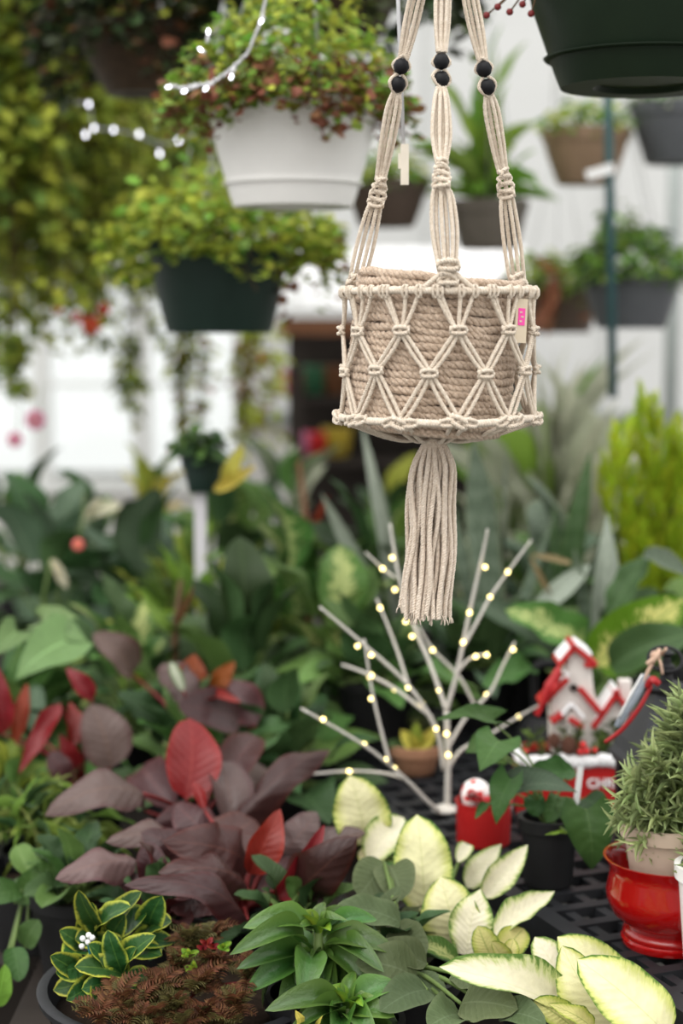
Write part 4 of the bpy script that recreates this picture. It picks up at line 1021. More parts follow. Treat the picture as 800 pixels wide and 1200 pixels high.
# lemon cypress
t, r = holder('lemon_cypress', 'feathery lemon green cypress at the right edge', 778, 3.1, ZA, (.07, .085, .14))
def spray():
    mb = []; rs = random.Random(5)
    for i in range(16):
        f = i/16; s = 1 if i % 2 else -1
        b = Vector((0, f*.9, 0)); tp = b+Vector((s*.22*(1-f*.6), .22, rs.uniform(-.05, .05))); mb.append((leaf('needle', 'cypress', i % 2, 2, 2), leaf_M(b, tp, Vector((0, 0, 1)), .07)))
    mb.append((leaf('needle', 'cypress', 0, 2, 2), leaf_M(Vector((0, 0, 0)), Vector((0, 1.05, 0)), Vector((0, 0, 1)), .06)))
    o = stuff('spray', None, mb); me = o.data; c = o.matrix_basis.translation.copy(); me.transform(Matrix.Translation(c)); bpy.data.objects.remove(o); return me
SP = spray(); zt_ = P(765, 492, 3.1).z; H = zt_-r.z; tops = []
for (dx, hh, rad) in ((-.045, .66, .05), (-.02, 1.0, .05), (.035, .84, .06), (.075, .80, .055), (-.085, .80, .03), (0, .7, .08)):
    for i in range(44):
        f = random.random()**.75; z = r.z+H*hh*f; az = random.random()*6.28; rr = rad*(1.05-f)+.004
        p = Vector((r.x+dx*min(1, .35+f)+rr*math.cos(az)*.5, r.y+rr*math.sin(az)*.5, z)); d = Vector((math.cos(az)*.35, math.sin(az)*.35, 1)).normalized(); l = random.uniform(.06, .1)
        put('spray', SP, t, leaf_M(p, p+d*l, Vector((math.cos(az), math.sin(az), .3)), l*.9))
    tops.append(Vector((r.x+dx, r.y, r.z+H*hh*.9)))
petioles(t, r, tops, .004, 'darkstem')

# burgundy philodendron
def hand(name, label, root_px, Y, zb, leaves, pot=(.05, .065, .11), potmat='black_plastic', stemmat='stem', cat='plant', pr=.0035):
    c = P(root_px[0], root_px[1], Y); b = Vector((c.x, c.y, zb)); t = thing(name, label, cat, b); pot_part(t, b, *pot, potmat)
    r = b+Vector((0, 0, pot[2]-.02)); bs = []
    for L in leaves:
        hl(t, *L); bs.append(P(L[2], L[3], L[4]))
    petioles(t, r, bs, pr, stemmat); return t
hand('philodendron', 'burgundy philodendron with dusky leaves and one bright red leaf', (232, 960), 2.3, ZB, [
    ('broad', 'red', 218, 936, 2.24, 222, 842, 2.3, 68, (.2, 0, -.1), 1), ('droop', 'burg_grey', 168, 930, 2.22, 53, 953, 2.16, 56, (0, 0, .7), 0),
    ('droop', 'burg_grey', 216, 982, 2.14, 128, 982, 2.06, 44, (0, 0, .7), 1), ('oval', 'burgundy', 258, 930, 2.3, 302, 862, 2.4, 46, (0, 0, .3), 2),
    ('oval', 'burg_grey', 275, 975, 2.22, 258, 892, 2.3, 50, (.3, 0, .1), 3), ('droop', 'burgundy', 276, 968, 2.2, 388, 872, 2.3, 44, (0, 0, .6), 1),
    ('broad', 'burgundy', 205, 950, 2.3, 165, 900, 2.4, 50, (0, 0, .1), 2), ('oval', 'burg_grey', 170, 950, 2.3, 108, 935, 2.24, 30, (0, 0, .8), 2),
    ('droop', 'burgundy', 240, 960, 2.28, 180, 965, 2.2, 42, (0, 0, .2), 3), ('droop', 'burg_grey', 250, 915, 2.4, 318, 905, 2.42, 42, (0, 0, .4), 0)], stemmat='redstem', pr=.004)
hand('philodendron', 'dark purple philodendron with two furled red leaves in front', (285, 1030), 2.05, ZB, [
    ('droop', 'burg_grey', 160, 1008, 2.05, 66, 1026, 2.0, 48, (0, 0, .7), 1), ('droop', 'burgundy', 290, 1078, 1.96, 148, 1034, 1.92, 46, (0, 0, .8), 0),
    ('droop', 'burgundy', 292, 1015, 2.08, 196, 985, 2.0, 66, (-.2, 0, .3), 2), ('droop', 'burgundy', 290, 1040, 2.04, 186, 1022, 1.98, 62, (0, 0, .5), 3),
    ('lance', 'red', 292, 1024, 2.06, 329, 948, 2.08, 44, (.3, 0, 0), 2), ('lance', 'red', 316, 1062, 2.0, 380, 966, 2.04, 34, (.4, 0, 0), 0),
    ('droop', 'burgundy', 340, 1052, 2.02, 416, 985, 1.98, 66, (.4, 0, .2), 1), ('oval', 'burgundy', 300, 1050, 2.06, 352, 990, 2.14, 60, (0, 0, .1), 3),
    ('broad', 'burgundy', 250, 1000, 2.12, 300, 960, 2.18, 60, (0, 0, .5), 0), ('droop', 'burgundy', 330, 1040, 2.06, 398, 1040, 2.02, 50, (.3, 0, .3), 2),
    ('oval', 'burg_grey', 345, 1010, 2.12, 428, 975, 2.1, 36, (0, 0, .9), 1), ('oval', 'burgundy', 260, 1060, 2.0, 200, 1065, 1.96, 40, (0, 0, .8), 1), ('droop', 'burg_grey', 330, 1000, 2.1, 372, 950, 2.14, 44, (.2, 0, .3), 2), ('droop', 'burgundy', 215, 1010, 2.08, 165, 975, 2.08, 46, (0, 0, .6), 3), ('droop', 'burgundy', 250, 985, 2.14, 205, 940, 2.18, 50, (0, 0, .4), 1), ('lance', 'red', 240, 950, 2.16, 226, 915, 2.2, 14, (0, 0, .2), 0)], stemmat='redstem', pr=.004)
hand('rust_plant', 'blurred plant with upright deep red leaves at left', (95, 905), 2.55, ZB, [
    ('lance', 'red', 85, 875, 2.5, 82, 822, 2.55, 26, (.4, 0, 0), 0), ('lance', 'red', 70, 825, 2.5, 22, 905, 2.42, 24, (0, 0, .4), 1), ('lance', 'red', 108, 820, 2.5, 78, 782, 2.5, 24, (0, 0, .5), 2),
    ('broad', 'burg_grey', 130, 900, 2.48, 106, 825, 2.5, 62, (.2, 0, .1), 1), ('lance', 'orange', 18, 870, 2.5, 32, 800, 2.55, 20, (0, 0, 0), 3), ('lance', 'red', 2, 860, 2.5, -4, 780, 2.5, 30, (0, 0, 0), 0),
    ('oval', 'burgundy', 80, 920, 2.45, 60, 880, 2.45, 30, (0, 0, .5), 2), ('lance', 'red', 90, 900, 2.5, 70, 860, 2.48, 22, (0, 0, .2), 3), ('oval', 'bluegreen', 40, 860, 2.6, 42, 800, 2.65, 26, (0, 0, 0), 1)], stemmat='redstem')
hand('rust_plant', 'dark red and purple leaved plant behind the bright red leaf', (235, 880), 2.6, ZB, [
    ('lance', 'orange', 218, 815, 2.58, 228, 766, 2.6, 40, (0, 0, 0), 0), ('broad', 'burgundy', 280, 845, 2.5, 208, 828, 2.45, 56, (0, 0, .4), 1), ('broad', 'burg_grey', 155, 790, 2.7, 108, 742, 2.66, 44, (0, 0, .6), 2),
    ('broad', 'burgundy', 300, 850, 2.55, 262, 800, 2.6, 50, (0, 0, .3), 3), ('oval', 'burg_grey', 225, 830, 2.55, 190, 775, 2.6, 40, (.4, 0, 0), 0), ('lance', 'orange', 250, 810, 2.6, 275, 775, 2.6, 24, (0, 0, .2), 1),
    ('oval', 'pale', 215, 810, 2.52, 200, 775, 2.54, 14, (0, 0, .2), 1), ('lance', 'red', 235, 828, 2.5, 282, 822, 2.46, 18, (0, 0, 1), 2)], stemmat='redstem')
# left edge: thready green plant and plain green leaves
c = P(55, 985, 2.3); t = thing('thready_plant', 'thready yellow green plant at the left edge below red leaves', 'plant', Vector((c.x, c.y, ZB))); pot_part(t, Vector((c.x, c.y, ZB)), .05, .065, .11, 'black_plastic')
r = Vector((c.x, c.y, ZB+.1)); r2 = P(45, 960, 2.3)
for i in range(150):
    az = random.random()*6.28; e = R(random.uniform(-10, 80)); l = random.uniform(.05, .12); d = Vector((math.cos(az)*math.cos(e), math.sin(az)*math.cos(e), math.sin(e)))
    b = r.lerp(r2, random.uniform(.35, 1))+Vector((random.gauss(0, .028), random.gauss(0, .025), 0))
    put('leaf', leaf('lance', random.choice(['grass', 'moss', 'moss', 'dark']), i % 4, 6, 2), t, leaf_M(b, b+d*l-Vector((0, 0, l*.3)), Vector((-d.x, -d.y, 1)), .008))
petioles(t, r, [r2+Vector((random.gauss(0, .04), random.gauss(0, .03), 0)) for _ in range(14)], .002)
hand('leafy_plant', 'plain green leaved plant at left beside the black tub', (40, 1080), 2.22, ZB, [
    ('oval', 'heart', 18, 1058, 2.1, 66, 1012, 2.12, 36, (.3, 0, .5), 0), ('oval', 'heart', 25, 1045, 2.1, -22, 1052, 2.06, 36, (0, 0, .9), 1), ('oval', 'green', 30, 1110, 2.06, 46, 1078, 2.06, 30, (0, 0, .6), 2),
    ('oval', 'dark', 60, 1090, 2.1, 84, 1060, 2.12, 40, (0, 0, .5), 3), ('oval', 'heart', 15, 1110, 2.02, 22, 1150, 1.98, 30, (0, 0, .4), 1), ('oval', 'fresh', -6, 1180, 1.98, 6, 1130, 1.98, 22, (.5, 0, .2), 2), ('oval', 'green', 40, 1030, 2.16, 20, 990, 2.2, 30, (0, 0, .3), 2),
    ('oval', 'dark', 50, 1060, 2.16, 100, 1040, 2.12, 40, (0, 0, .7), 0)])
bush('leafy_plant', 'yellow green leafy plant at the left edge by red leaf', 8, 905, 2.5, ZB, .09, 26, .08, .4, 'oval', ['olive', 'moss', 'green'], seed=31)

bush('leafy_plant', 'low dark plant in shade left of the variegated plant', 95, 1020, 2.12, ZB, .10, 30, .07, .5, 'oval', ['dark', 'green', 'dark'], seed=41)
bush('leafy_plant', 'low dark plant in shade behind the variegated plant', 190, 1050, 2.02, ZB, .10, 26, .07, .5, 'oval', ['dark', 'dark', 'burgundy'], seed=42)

# round black tub with the variegated plant and bronze fern
cb = P(215, 1150, 1.86); tb = thing('planter_tub', 'wide black plastic tub with curved rim at bottom left', 'tub', Vector((cb.x, cb.y, ZB)))
RTUB = .158; hz = P(60, 1150, 1.86).z-ZB
MB().lathe([(.0001, 0), (RTUB*.8, 0), (RTUB*.84, .004), (RTUB*.97, hz-.012), (RTUB+.004, hz-.010), (RTUB+.006, hz-.002), (RTUB+.003, hz), (RTUB-.006, hz), (RTUB-.008, hz-.012), (RTUB*.82, .008), (.0001, .008)], 56, (cb.x, cb.y, ZB)).build('shell', MAT['bench_black'], tb, sharp=40)
MB().lathe([(RTUB*.955, hz-.03), (RTUB*.5, hz-.022), (.0001, hz-.02)], 28, (cb.x, cb.y, ZB)).build('soil', MAT['soil'], tb)
soilz = ZB+hz-.022
def inTub(name, label, px, Y):
    c = P(px, 1100, Y); return thing(name, label, 'plant', Vector((c.x, Y, soilz))), Vector((c.x, Y, soilz))
t, r = inTub('variegated_plant', 'curly variegated plant with yellow leaf edges in black tub', 140, 1.9); bs = []
HY = [(120, 1090, 92, 1044, 30), (112, 1092, 152, 1062, 34), (120, 1100, 88, 1100, 34), (118, 1095, 100, 1068, 34), (130, 1090, 165, 1045, 30), (150, 1095, 172, 1072, 44), (165, 1095, 200, 1080, 36), (128, 1104, 146, 1072, 30), (110, 1112, 140, 1100, 26),
      (144, 1142, 126, 1092, 30), (144, 1142, 88, 1132, 32), (144, 1144, 62, 1160, 34), (144, 1142, 182, 1096, 34), (146, 1146, 180, 1150, 30), (140, 1150, 98, 1158, 32), (150, 1140, 160, 1110, 24), (144, 1150, 165, 1166, 24), (100, 1120, 78, 1118, 36), (150, 1110, 205, 1105, 30),
      (95, 1090, 108, 1060, 26), (110, 1150, 78, 1172, 30), (120, 1155, 110, 1176, 28), (100, 1130, 66, 1140, 34), (90, 1140, 60, 1120, 28), (130, 1160, 150, 1180, 26), (98, 1110, 70, 1090, 28), (175, 1085, 190, 1050, 36), (160, 1120, 190, 1120, 30), (120, 1130, 104, 1106, 26)]
for i, (bx, by, tx, ty, w_) in enumerate(HY):
    Yb = 1.86 if by < 1125 else 1.80
    hl(t, 'oval', 'hoya', bx, by, Yb, tx, ty, Yb-.03+random.uniform(-.02, .02), w_, (random.uniform(-.5, .5), 0, random.uniform(.2, 1)), None); bs.append(P(bx, by, Yb))
petioles(t, r, bs, .002)
bead_t = thing('plant_pick', 'tiny white flower pick with teal stem in variegated plant', 'plant pick', P(105, 1120, 1.82))
for (x, y) in ((97, 1100), (103, 1104), (108, 1099), (96, 1109), (104, 1096)): MB().ball(P(x, y, 1.8), .0034, 8).build('petal', MAT['white_label'], bead_t)
MAT['teal'] = plain('teal_plastic', (.03, .25, .28)); MB().tube([P(103, 1103, 1.805), P(106, 1120, 1.82), Vector((P(108, 1140, 1.84).x, 1.84, soilz))], .0016, 6).build('stem', MAT['teal'], bead_t)
# bronze fern
def frond(mat):
    it = []; rs = random.Random(len(mat))
    for i in range(22):
        f = .1+.9*i/22; s = 1 if i % 2 else -1; b = Vector((0, f*.95, .18*math.sin(math.pi*f)-.12*f*f)); ln = .30*math.sin(math.pi*(.12+.8*f))
        it.append((leaf('needle', mat, i % 2, 3, 2), leaf_M(b, b+Vector((s*ln, ln*.65, rs.uniform(-.05, .04))), Vector((0, 0, 1)), .075)))
    it.append((leaf('needle', mat, 0, 5, 2), leaf_M(Vector((0, 0, 0)), Vector((0, .97, -.1)), Vector((0, 0, 1)), .04)))
    o = stuff('frond', None, it); me = o.data; me.transform(Matrix.Translation(o.matrix_basis.translation)); bpy.data.objects.remove(o); return me
FR = [frond('fernbrown'), frond('fernolive'), frond('fernbrown')]
t, r = inTub('bronze_fern', 'low bronze brown ferny plant with red tips at bottom', 205, 1.80)
hub = []
for (x, y, n_) in ((222, 1112, 15), (252, 1100, 13), (185, 1165, 16), (235, 1160, 17), (275, 1185, 13), (205, 1190, 15), (150, 1192, 11), (255, 1135, 13), (210, 1140, 13), (180, 1200, 10), (140, 1178, 12), (118, 1196, 13), (160, 1205, 12), (165, 1180, 12), (212, 1208, 10), (265, 1208, 10), (290, 1150, 8), (240, 1200, 12)):
    Y = 1.86-(y-1090)*.0012; p = P(x, y, Y); hub.append(p)
    for i in range(n_):
        az = i*2.4+random.random(); e = R(random.uniform(-5, 70)); l = random.uniform(.022, .042); d = Vector((math.cos(az)*math.cos(e), math.sin(az)*math.cos(e), math.sin(e)))
        M = leaf_M(p, p+d*l, Vector((-d.x*.8, -d.y*.8-.3, .9)), l*1.1); put('frond', random.choice(FR), t, M)
petioles(t, r, hub, .0018, 'redstem')
for (x, y) in ((242, 1106), (250, 1110), (238, 1112), (108, 1172), (112, 1180)):
    Y = 1.80; p = P(x, y, Y)
    for q in range(5):
        d = Vector((random.uniform(-1, 1), random.uniform(-1, 0), random.uniform(0, 1))).normalized(); put('new_leaf', leaf('oval', 'red', q % 3), t, leaf_M(p, p+d*.010, Vector((0, -1, .5)), .005), 'coral red new leaf')
for (x, y) in ((222, 1120), (228, 1136), (205, 1160), (262, 1110)):
    p = P(x, y, 1.79)
    for q in range(5):
        d = Vector((random.uniform(-1, 1), random.uniform(-1, 0), random.uniform(0, 1))).normalized(); put('new_leaf', leaf('oval', 'compacta_lime', q % 3), t, leaf_M(p, p+d*.012, Vector((0, -1, .5)), .007), 'yellow green new leaf')
# compact dracaena: two rosettes
def C4(x, y): return 200+x/3.077, 980+y/3.077
def rosette(t, items, Y, mat, sc_=3.077):
    bs = []
    for (bx, by, tx, ty, w_, dy, f) in items:
        b, tp = C4(bx, by), C4(tx, ty); m = mat
        hl(t, 'arch', m, b[0], b[1], Y, tp[0], tp[1], Y+dy, w_/sc_*1.2, f, None); bs.append(P(b[0], b[1], Y))
    return bs
def dracaena(label, px, Y, y0, items, core):
    c = P(px, y0, Y); b = Vector((c.x, Y+.01, ZB)); t = thing('dracaena', label, 'plant', b); pot_part(t, b, .045, .058, .10, 'black_plastic')
    rosette(t, items, Y, 'compacta'); MB().tube([b+Vector((0, 0, .08)), P(px, y0+30, Y), P(px, y0-4, Y)], [.007, .006, .005], 8).build('stem', MAT['stem'], t)
    for k in range(6):
        az = k*2.4+.5; d = Vector((math.cos(az)*.9, math.sin(az)*.9-.3, .75)).normalized(); p = P(px, y0-2, Y)+Vector((math.cos(az)*.004, math.sin(az)*.004, 0))
        put('leaf', leaf('arch', 'compacta_lime' if k < 3 else 'compacta', k % 4), t, leaf_M(p, p+d*core*random.uniform(.8, 1.2), Vector((-d.x, -d.y-.3, .9)), .016))
    for k in range(26):                                       # lower whorls
        az = k*2.4; e = R(random.uniform(-25, 30)); d = Vector((math.cos(az)*math.cos(e), math.sin(az)*math.cos(e), math.sin(e))); p = P(px, y0+18+k*1.2, Y+.012); l = random.uniform(.05, .075)
        put('leaf', leaf('arch', 'compacta', k % 4), t, leaf_M(p, p+d*l+Vector((0, 0, -.022)), Vector((-d.x*.4, -d.y*.4, 1)), .025))
dracaena('glossy green dracaena rosette left of the yellow leaves', 373, 1.80, 1096, [
    (510, 340, 270, 315, 88, -.03, (0, 0, .9)), (480, 380, 222, 412, 84, -.05, (0, 0, .7)), (470, 430, 250, 462, 76, -.05, (0, 0, .6)), (480, 440, 275, 548, 90, -.04, (0, 0, .5)),
    (500, 420, 478, 575, 104, -.07, (.2, 0, .5)), (560, 350, 742, 290, 70, .01, (0, 0, .8)), (560, 385, 812, 405, 92, -.03, (0, 0, .8)), (560, 420, 705, 528, 70, -.05, (0, 0, .6)),
    (535, 340, 515, 258, 70, .03, (0, 0, .2)), (560, 340, 592, 255, 60, .03, (.2, 0, .3)), (520, 330, 345, 300, 60, .0, (0, 0, .9)), (540, 460, 590, 575, 70, -.04, (0, 0, .5)), (590, 400, 760, 470, 80, -.06, (0, 0, .9)),
    (540, 360, 640, 250, 60, .03, (0, 0, .6))], .032)
dracaena('glossy green dracaena rosette at the bottom edge', 408, 1.73, 1184, [
    (620, 625, 352, 612, 92, -.04, (0, 0, .8)), (640, 640, 530, 555, 66, .02, (0, 0, .5)), (660, 610, 815, 525, 92, .0, (0, 0, .8)), (600, 650, 435, 690, 70, -.05, (0, 0, .6)), (650, 640, 800, 640, 90, -.03, (0, 0, .8)),
    (560, 660, 450, 720, 70, -.05, (0, 0, .6)), (650, 660, 740, 740, 80, -.05, (0, 0, .5)), (640, 620, 720, 560, 50, .02, (0, 0, .5)), (620, 660, 600, 760, 80, -.06, (0, 0, .4)), (670, 640, 830, 590, 60, .02, (0, 0, .9))], .034)
t = bpy.data.objects['dracaena.001']; hl(t, 'lance', 'yellow', 352, 1200, 1.69, 346, 1184, 1.68, 12, (0, 0, .6)); hl(t, 'lance', 'yellow', 372, 1206, 1.69, 378, 1190, 1.68, 7, (0, 0, .6))
# grey-green rough plant
hand('rough_leaf_plant', 'dull grey green plant with wrinkled leaves under yellow ones', (470, 1120), 1.84, ZB, [
    ('broad', 'greygreen', 470, 1082, 1.86, 392, 1063, 1.84, 40, (0, 0, .9), 0), ('broad', 'greygreen', 488, 1148, 1.78, 416, 1128, 1.76, 56, (0, 0, .7), 2),
    ('oval', 'greygreen', 500, 1130, 1.8, 440, 1112, 1.8, 40, (0, 0, .7), 3), ('broad', 'greygreen', 540, 1176, 1.72, 606, 1182, 1.68, 58, (0, 0, .6), 0), ('broad', 'greygreen', 500, 1160, 1.75, 445, 1186, 1.7, 50, (0, 0, .5), 1),
    ('broad', 'greygreen', 540, 1190, 1.72, 500, 1205, 1.66, 50, (0, 0, .6), 3), ('oval', 'greygreen', 530, 1140, 1.78, 576, 1160, 1.74, 40, (.2, 0, .5), 0),
    ('oval', 'greygreen', 450, 1010, 2.0, 420, 1050, 1.96, 50, (0, 0, .3), 1), ('oval', 'greygreen', 455, 1015, 2.0, 470, 1055, 1.94, 50, (0, 0, .3), 2),
    ('broad', 'greygreen', 460, 1090, 1.86, 500, 1118, 1.82, 44, (0, 0, .6), 3), ('broad', 'greygreen', 590, 1190, 1.7, 640, 1200, 1.66, 40, (0, 0, .6), 2), ('oval', 'greygreen', 480, 1150, 1.8, 520, 1170, 1.76, 40, (0, 0, .7), 1)])
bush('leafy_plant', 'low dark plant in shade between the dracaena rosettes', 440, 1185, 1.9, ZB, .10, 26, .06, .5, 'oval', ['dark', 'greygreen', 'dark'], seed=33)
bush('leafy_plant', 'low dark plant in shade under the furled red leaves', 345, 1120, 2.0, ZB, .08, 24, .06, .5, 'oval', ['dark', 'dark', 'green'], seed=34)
# the two yellow dieffenbachias
C3 = lambda x, y: (380+x/3.333, 890+y/3.333)
C7 = lambda x, y: (380+x/1.905, 840+y/1.905)
def dl(f, L):
    out = []
    for (sh, m, bx, by, bd, tx, ty, td, wpx, fc, v) in L:
        b, tp = f(bx, by), f(tx, ty); out.append((sh, m, b[0], b[1], bd, tp[0], tp[1], td, wpx, fc, v))
    return out
hand('dieffenbachia', 'pale yellow dieffenbachia with large upright leaves beside the red pail', (520, 1115), 2.02, ZB, dl(C3, [
    ('oval', 'dief', 165, 330, 2.14, 105, 70, 2.12, 68, (.1, 0, 0), 0), ('oval', 'dief_pale', 170, 400, 2.1, 310, 225, 2.14, 46, (0, 0, .3), 2), ('oval', 'dief', 390, 600, 2.0, 365, 218, 2.02, 70, (.1, 0, .1), 0),
    ('broad', 'dief', 540, 735, 1.94, 455, 455, 1.96, 72, (-.15, 0, .1), 2), ('strap', 'dief_pale', 555, 765, 1.9, 610, 505, 1.93, 54, (.1, 0, .1), 1), ('lance', 'dief_pale', 555, 500, 2.05, 690, 330, 2.06, 34, (.2, 0, .4), 1),
    ('lance', 'dief_pale', 620, 540, 2.0, 795, 332, 2.02, 36, (.2, 0, .4), 0), ('oval', 'dief_lime', 660, 790, 1.88, 600, 650, 1.88, 34, (0, 0, .2), 1), ('oval', 'dief_lime', 690, 790, 1.87, 780, 660, 1.9, 38, (.1, 0, .3), 2),
    ('oval', 'dief_lime', 690, 800, 1.86, 650, 710, 1.84, 22, (.6, 0, .3), 3), ('oval', 'dief_lime', 700, 810, 1.85, 740, 700, 1.86, 22, (.3, 0, .3), 0), ('lance', 'dief_pale', 660, 690, 1.9, 900, 515, 1.94, 36, (-.1, 0, .8), 0),
    ('oval', 'dief', 240, 390, 2.1, 130, 360, 2.12, 30, (0, 0, .8), 1), ('lance', 'heart', 400, 590, 2.04, 240, 400, 2.06, 26, (.5, 0, .3), 0), ('oval', 'speck', 520, 790, 1.86, 335, 710, 1.86, 26, (0, 0, .9), 2),
    ('oval', 'dief_pale', 560, 330, 2.1, 520, 400, 2.06, 20, (0, 0, .4), 1)]))
hand('dieffenbachia', 'pale yellow dieffenbachia with broad leaves at the bottom right', (655, 1185), 1.78, ZB, dl(C7, [
    ('oval', 'dief_pale', 560, 675, 1.74, 258, 556, 1.70, 54, (-.1, 0, .8), 2), ('oval', 'dief_pale', 560, 640, 1.78, 470, 490, 1.82, 44, (.3, 0, .2), 1), ('broad', 'dief', 690, 640, 1.76, 520, 490, 1.8, 62, (-.2, 0, .4), 0),
    ('broad', 'dief', 650, 690, 1.72, 530, 510, 1.74, 64, (-.5, 0, .2), 2), ('broad', 'dief', 770, 715, 1.655, 565, 540, 1.69, 76, (-.1, 0, .5), 0), ('oval', 'dief_lime', 560, 700, 1.7, 468, 632, 1.68, 38, (0, 0, .6), 1),
    ('oval', 'green', 720, 640, 1.78, 690, 560, 1.84, 34, (.4, 0, .3), 1), ('oval', 'dark', 745, 650, 1.76, 715, 590, 1.8, 30, (.4, 0, .3), 2), ('oval', 'speck', 560, 640, 1.8, 420, 560, 1.8, 22, (0, 0, .9), 0), ('lance', 'dief_lime', 600, 700, 1.68, 500, 640, 1.66, 26, (.4, 0, .4), 3)]))

# ------------------------------------------------------------------ the things on the lattice bench
# red pail with a peppermint ornament
c = G(566, 986, ZA); kx = c.y/F*1.0
t = thing('pail', 'small red metal pail with a bow beside the twig tree', 'pail', c)
rp = 33*c.y*1.0/F; hp = .058
MB().lathe([(.0001, 0), (rp*.96, 0), (rp*.98, .003), (rp, hp-.003), (rp*1.03, hp-.002), (rp*1.03, hp), (rp*.97, hp), (rp*.93, .006), (.0001, .006)], 36, c).build('body', MAT['red_paint'], t, sharp=40)
for s in (-1, 1):
    pts = [c+Vector((0.002, -rp*.6, hp+.004)), c+Vector((s*.018, -rp*.7, hp+.021)), c+Vector((s*.024, -rp*.65, hp+.010)), c+Vector((.002, -rp*.6, hp+.004))]
    m = smooth_path(pts, 6); mb = MB()
    vs = []; 
    for p in m: vs += [p+Vector((0, -.008, 0)), p+Vector((0, .008, 0))]
    mb.add(vs, [(2*i, 2*i+1, 2*i+3, 2*i+2) for i in range(len(m)-1)]); o = mb.build('bow_loop', MAT['red_satin'], t)
    o.modifiers.new('thick', 'SOLIDIFY').thickness = .0015
MB().ball(c+Vector((.002, -rp*.62, hp+.006)), .006, 10).build('bow_knot', MAT['red_satin'], t)
MB().tube([c+Vector((math.cos(a)*rp*1.02, math.sin(a)*rp*.3, hp-.006-math.sin(math.pi*q/12)*.035)) for q, a in ((q, math.pi*(1+q/12)) for q in range(13))], .0013, 6).build('handle', MAT['wire'], t)
def spots(name):
    n = N(name); o = n.obj(); v = n.n('ShaderNodeTexVoronoi'); v.inputs['Scale'].default_value = 85; n.l(o, v.inputs['Vector'])
    return n.fin(n.pbr(n.mix(n.step(v.outputs['Distance'], .36, .44), (.6, .02, .02), (.84, .80, .78)), .5))
MAT['spots'] = spots('red_spotted_white')
for k, (dx, dy, r_, z_) in enumerate(((-.010, .008, .021, hp+.006), (.016, .010, .015, hp+.003), (-.018, -.012, .012, hp+.004))):
    o = MB().ball(c+Vector((dx, dy, z_)), r_, 16).build('candy_ball', MAT['spots']); prop(o, ['white ball with red spots, largest in the red pail', 'small spotted ball at the right in red pail', 'smallest spotted ball at front of red pail'][k], 'ornament')
# lit twig tree
def T5(x, y): return 340+x/1.739, 580+y/1.739
cT = G(522, 950, ZA); YT = cT.y
t = thing('twig_tree', 'white lit twig tree with warm lights on the bench', 'twig tree', cT)
MB().lathe([(.0001, 0), (.019, 0), (.020, .003), (.010, .008), (.005, .010), (.0001, .010)], 20, cT).build('base', MAT['twig'], t, sharp=40)
BR = [([(320, 640), (321, 540), (318, 440)], .0058, .0048, 0), ([(318, 440), (340, 360), (365, 240), (392, 120), (402, 70)], .0044, .002, -.04), ([(318, 440), (285, 345), (255, 275), (222, 170), (203, 58)], .0042, .002, .05),
      ([(312, 560), (297, 478), (240, 388), (150, 305), (60, 228)], .0045, .002, -.05), ([(290, 455), (215, 396), (150, 362), (105, 346)], .0035, .002, .05), ([(310, 640), (292, 636), (230, 575), (150, 510), (22, 435)], .0045, .002, -.09),
      ([(232, 578), (190, 567), (120, 563), (43, 569)], .003, .0018, -.02), ([(203, 548), (180, 460), (165, 390), (150, 293)], .003, .0018, -.06), ([(240, 388), (222, 330), (200, 270), (176, 212)], .003, .0018, .04),
      ([(318, 520), (360, 450), (405, 405), (432, 350), (457, 300)], .0038, .0018, .06), ([(340, 362), (360, 338), (380, 328), (404, 325)], .003, .0018, .02), ([(352, 310), (385, 250), (408, 207), (443, 157), (491, 92)], .003, .0018, .05),
      ([(378, 435), (345, 372), (290, 315), (262, 268)], .003, .0018, .08), ([(320, 560), (348, 520), (400, 492), (465, 452), (508, 428)], .0038, .0018, .03), ([(215, 170), (188, 150), (153, 117)], .0026, .0016, .07)]
for pts, r0, r1, dy in BR:
    w3 = [P(*T5(x, y), YT+dy*(i/(len(pts)-1) if not pts[0] in ((215, 170), (378, 435), (232, 578), (203, 548)) else 1)) for i, (x, y) in enumerate(pts)]
    sp = smooth_path(w3, 5); n_ = len(sp); MB().tube(sp, [.82*(r0+(r1-r0)*i/(n_-1)) for i in range(n_)], 7).build('branch', MAT['twig'], t)
for (x, y, dy) in ((397, 147, -.03), (443, 157, .04), (407, 208, .03), (352, 300, -.015), (365, 240, -.02), (207, 128, .045), (213, 193, .04), (235, 258, .03), (248, 288, .02), (137, 308, -.03), (165, 326, -.03), (165, 367, .03), (213, 396, .03), (268, 425, .01),
                   (303, 398, .01), (297, 476, -.01), (240, 392, -.02), (67, 457, -.08), (150, 508, -.06), (197, 538, -.05), (212, 557, -.04), (120, 563, -.02), (165, 415, -.05), (162, 372, -.05), (183, 230, .04), (290, 316, .06), (378, 329, .01), (400, 326, .02),
                   (400, 407, .04), (454, 315, .05), (400, 494, .02), (465, 452, .03), (188, 150, .07), (318, 487, 0), (322, 530, 0)):
    MB().ball(P(*T5(x, y), YT+dy-.005), .0032, 10).build('bulb', MAT['warm'], t, label='lit warm white bulb')
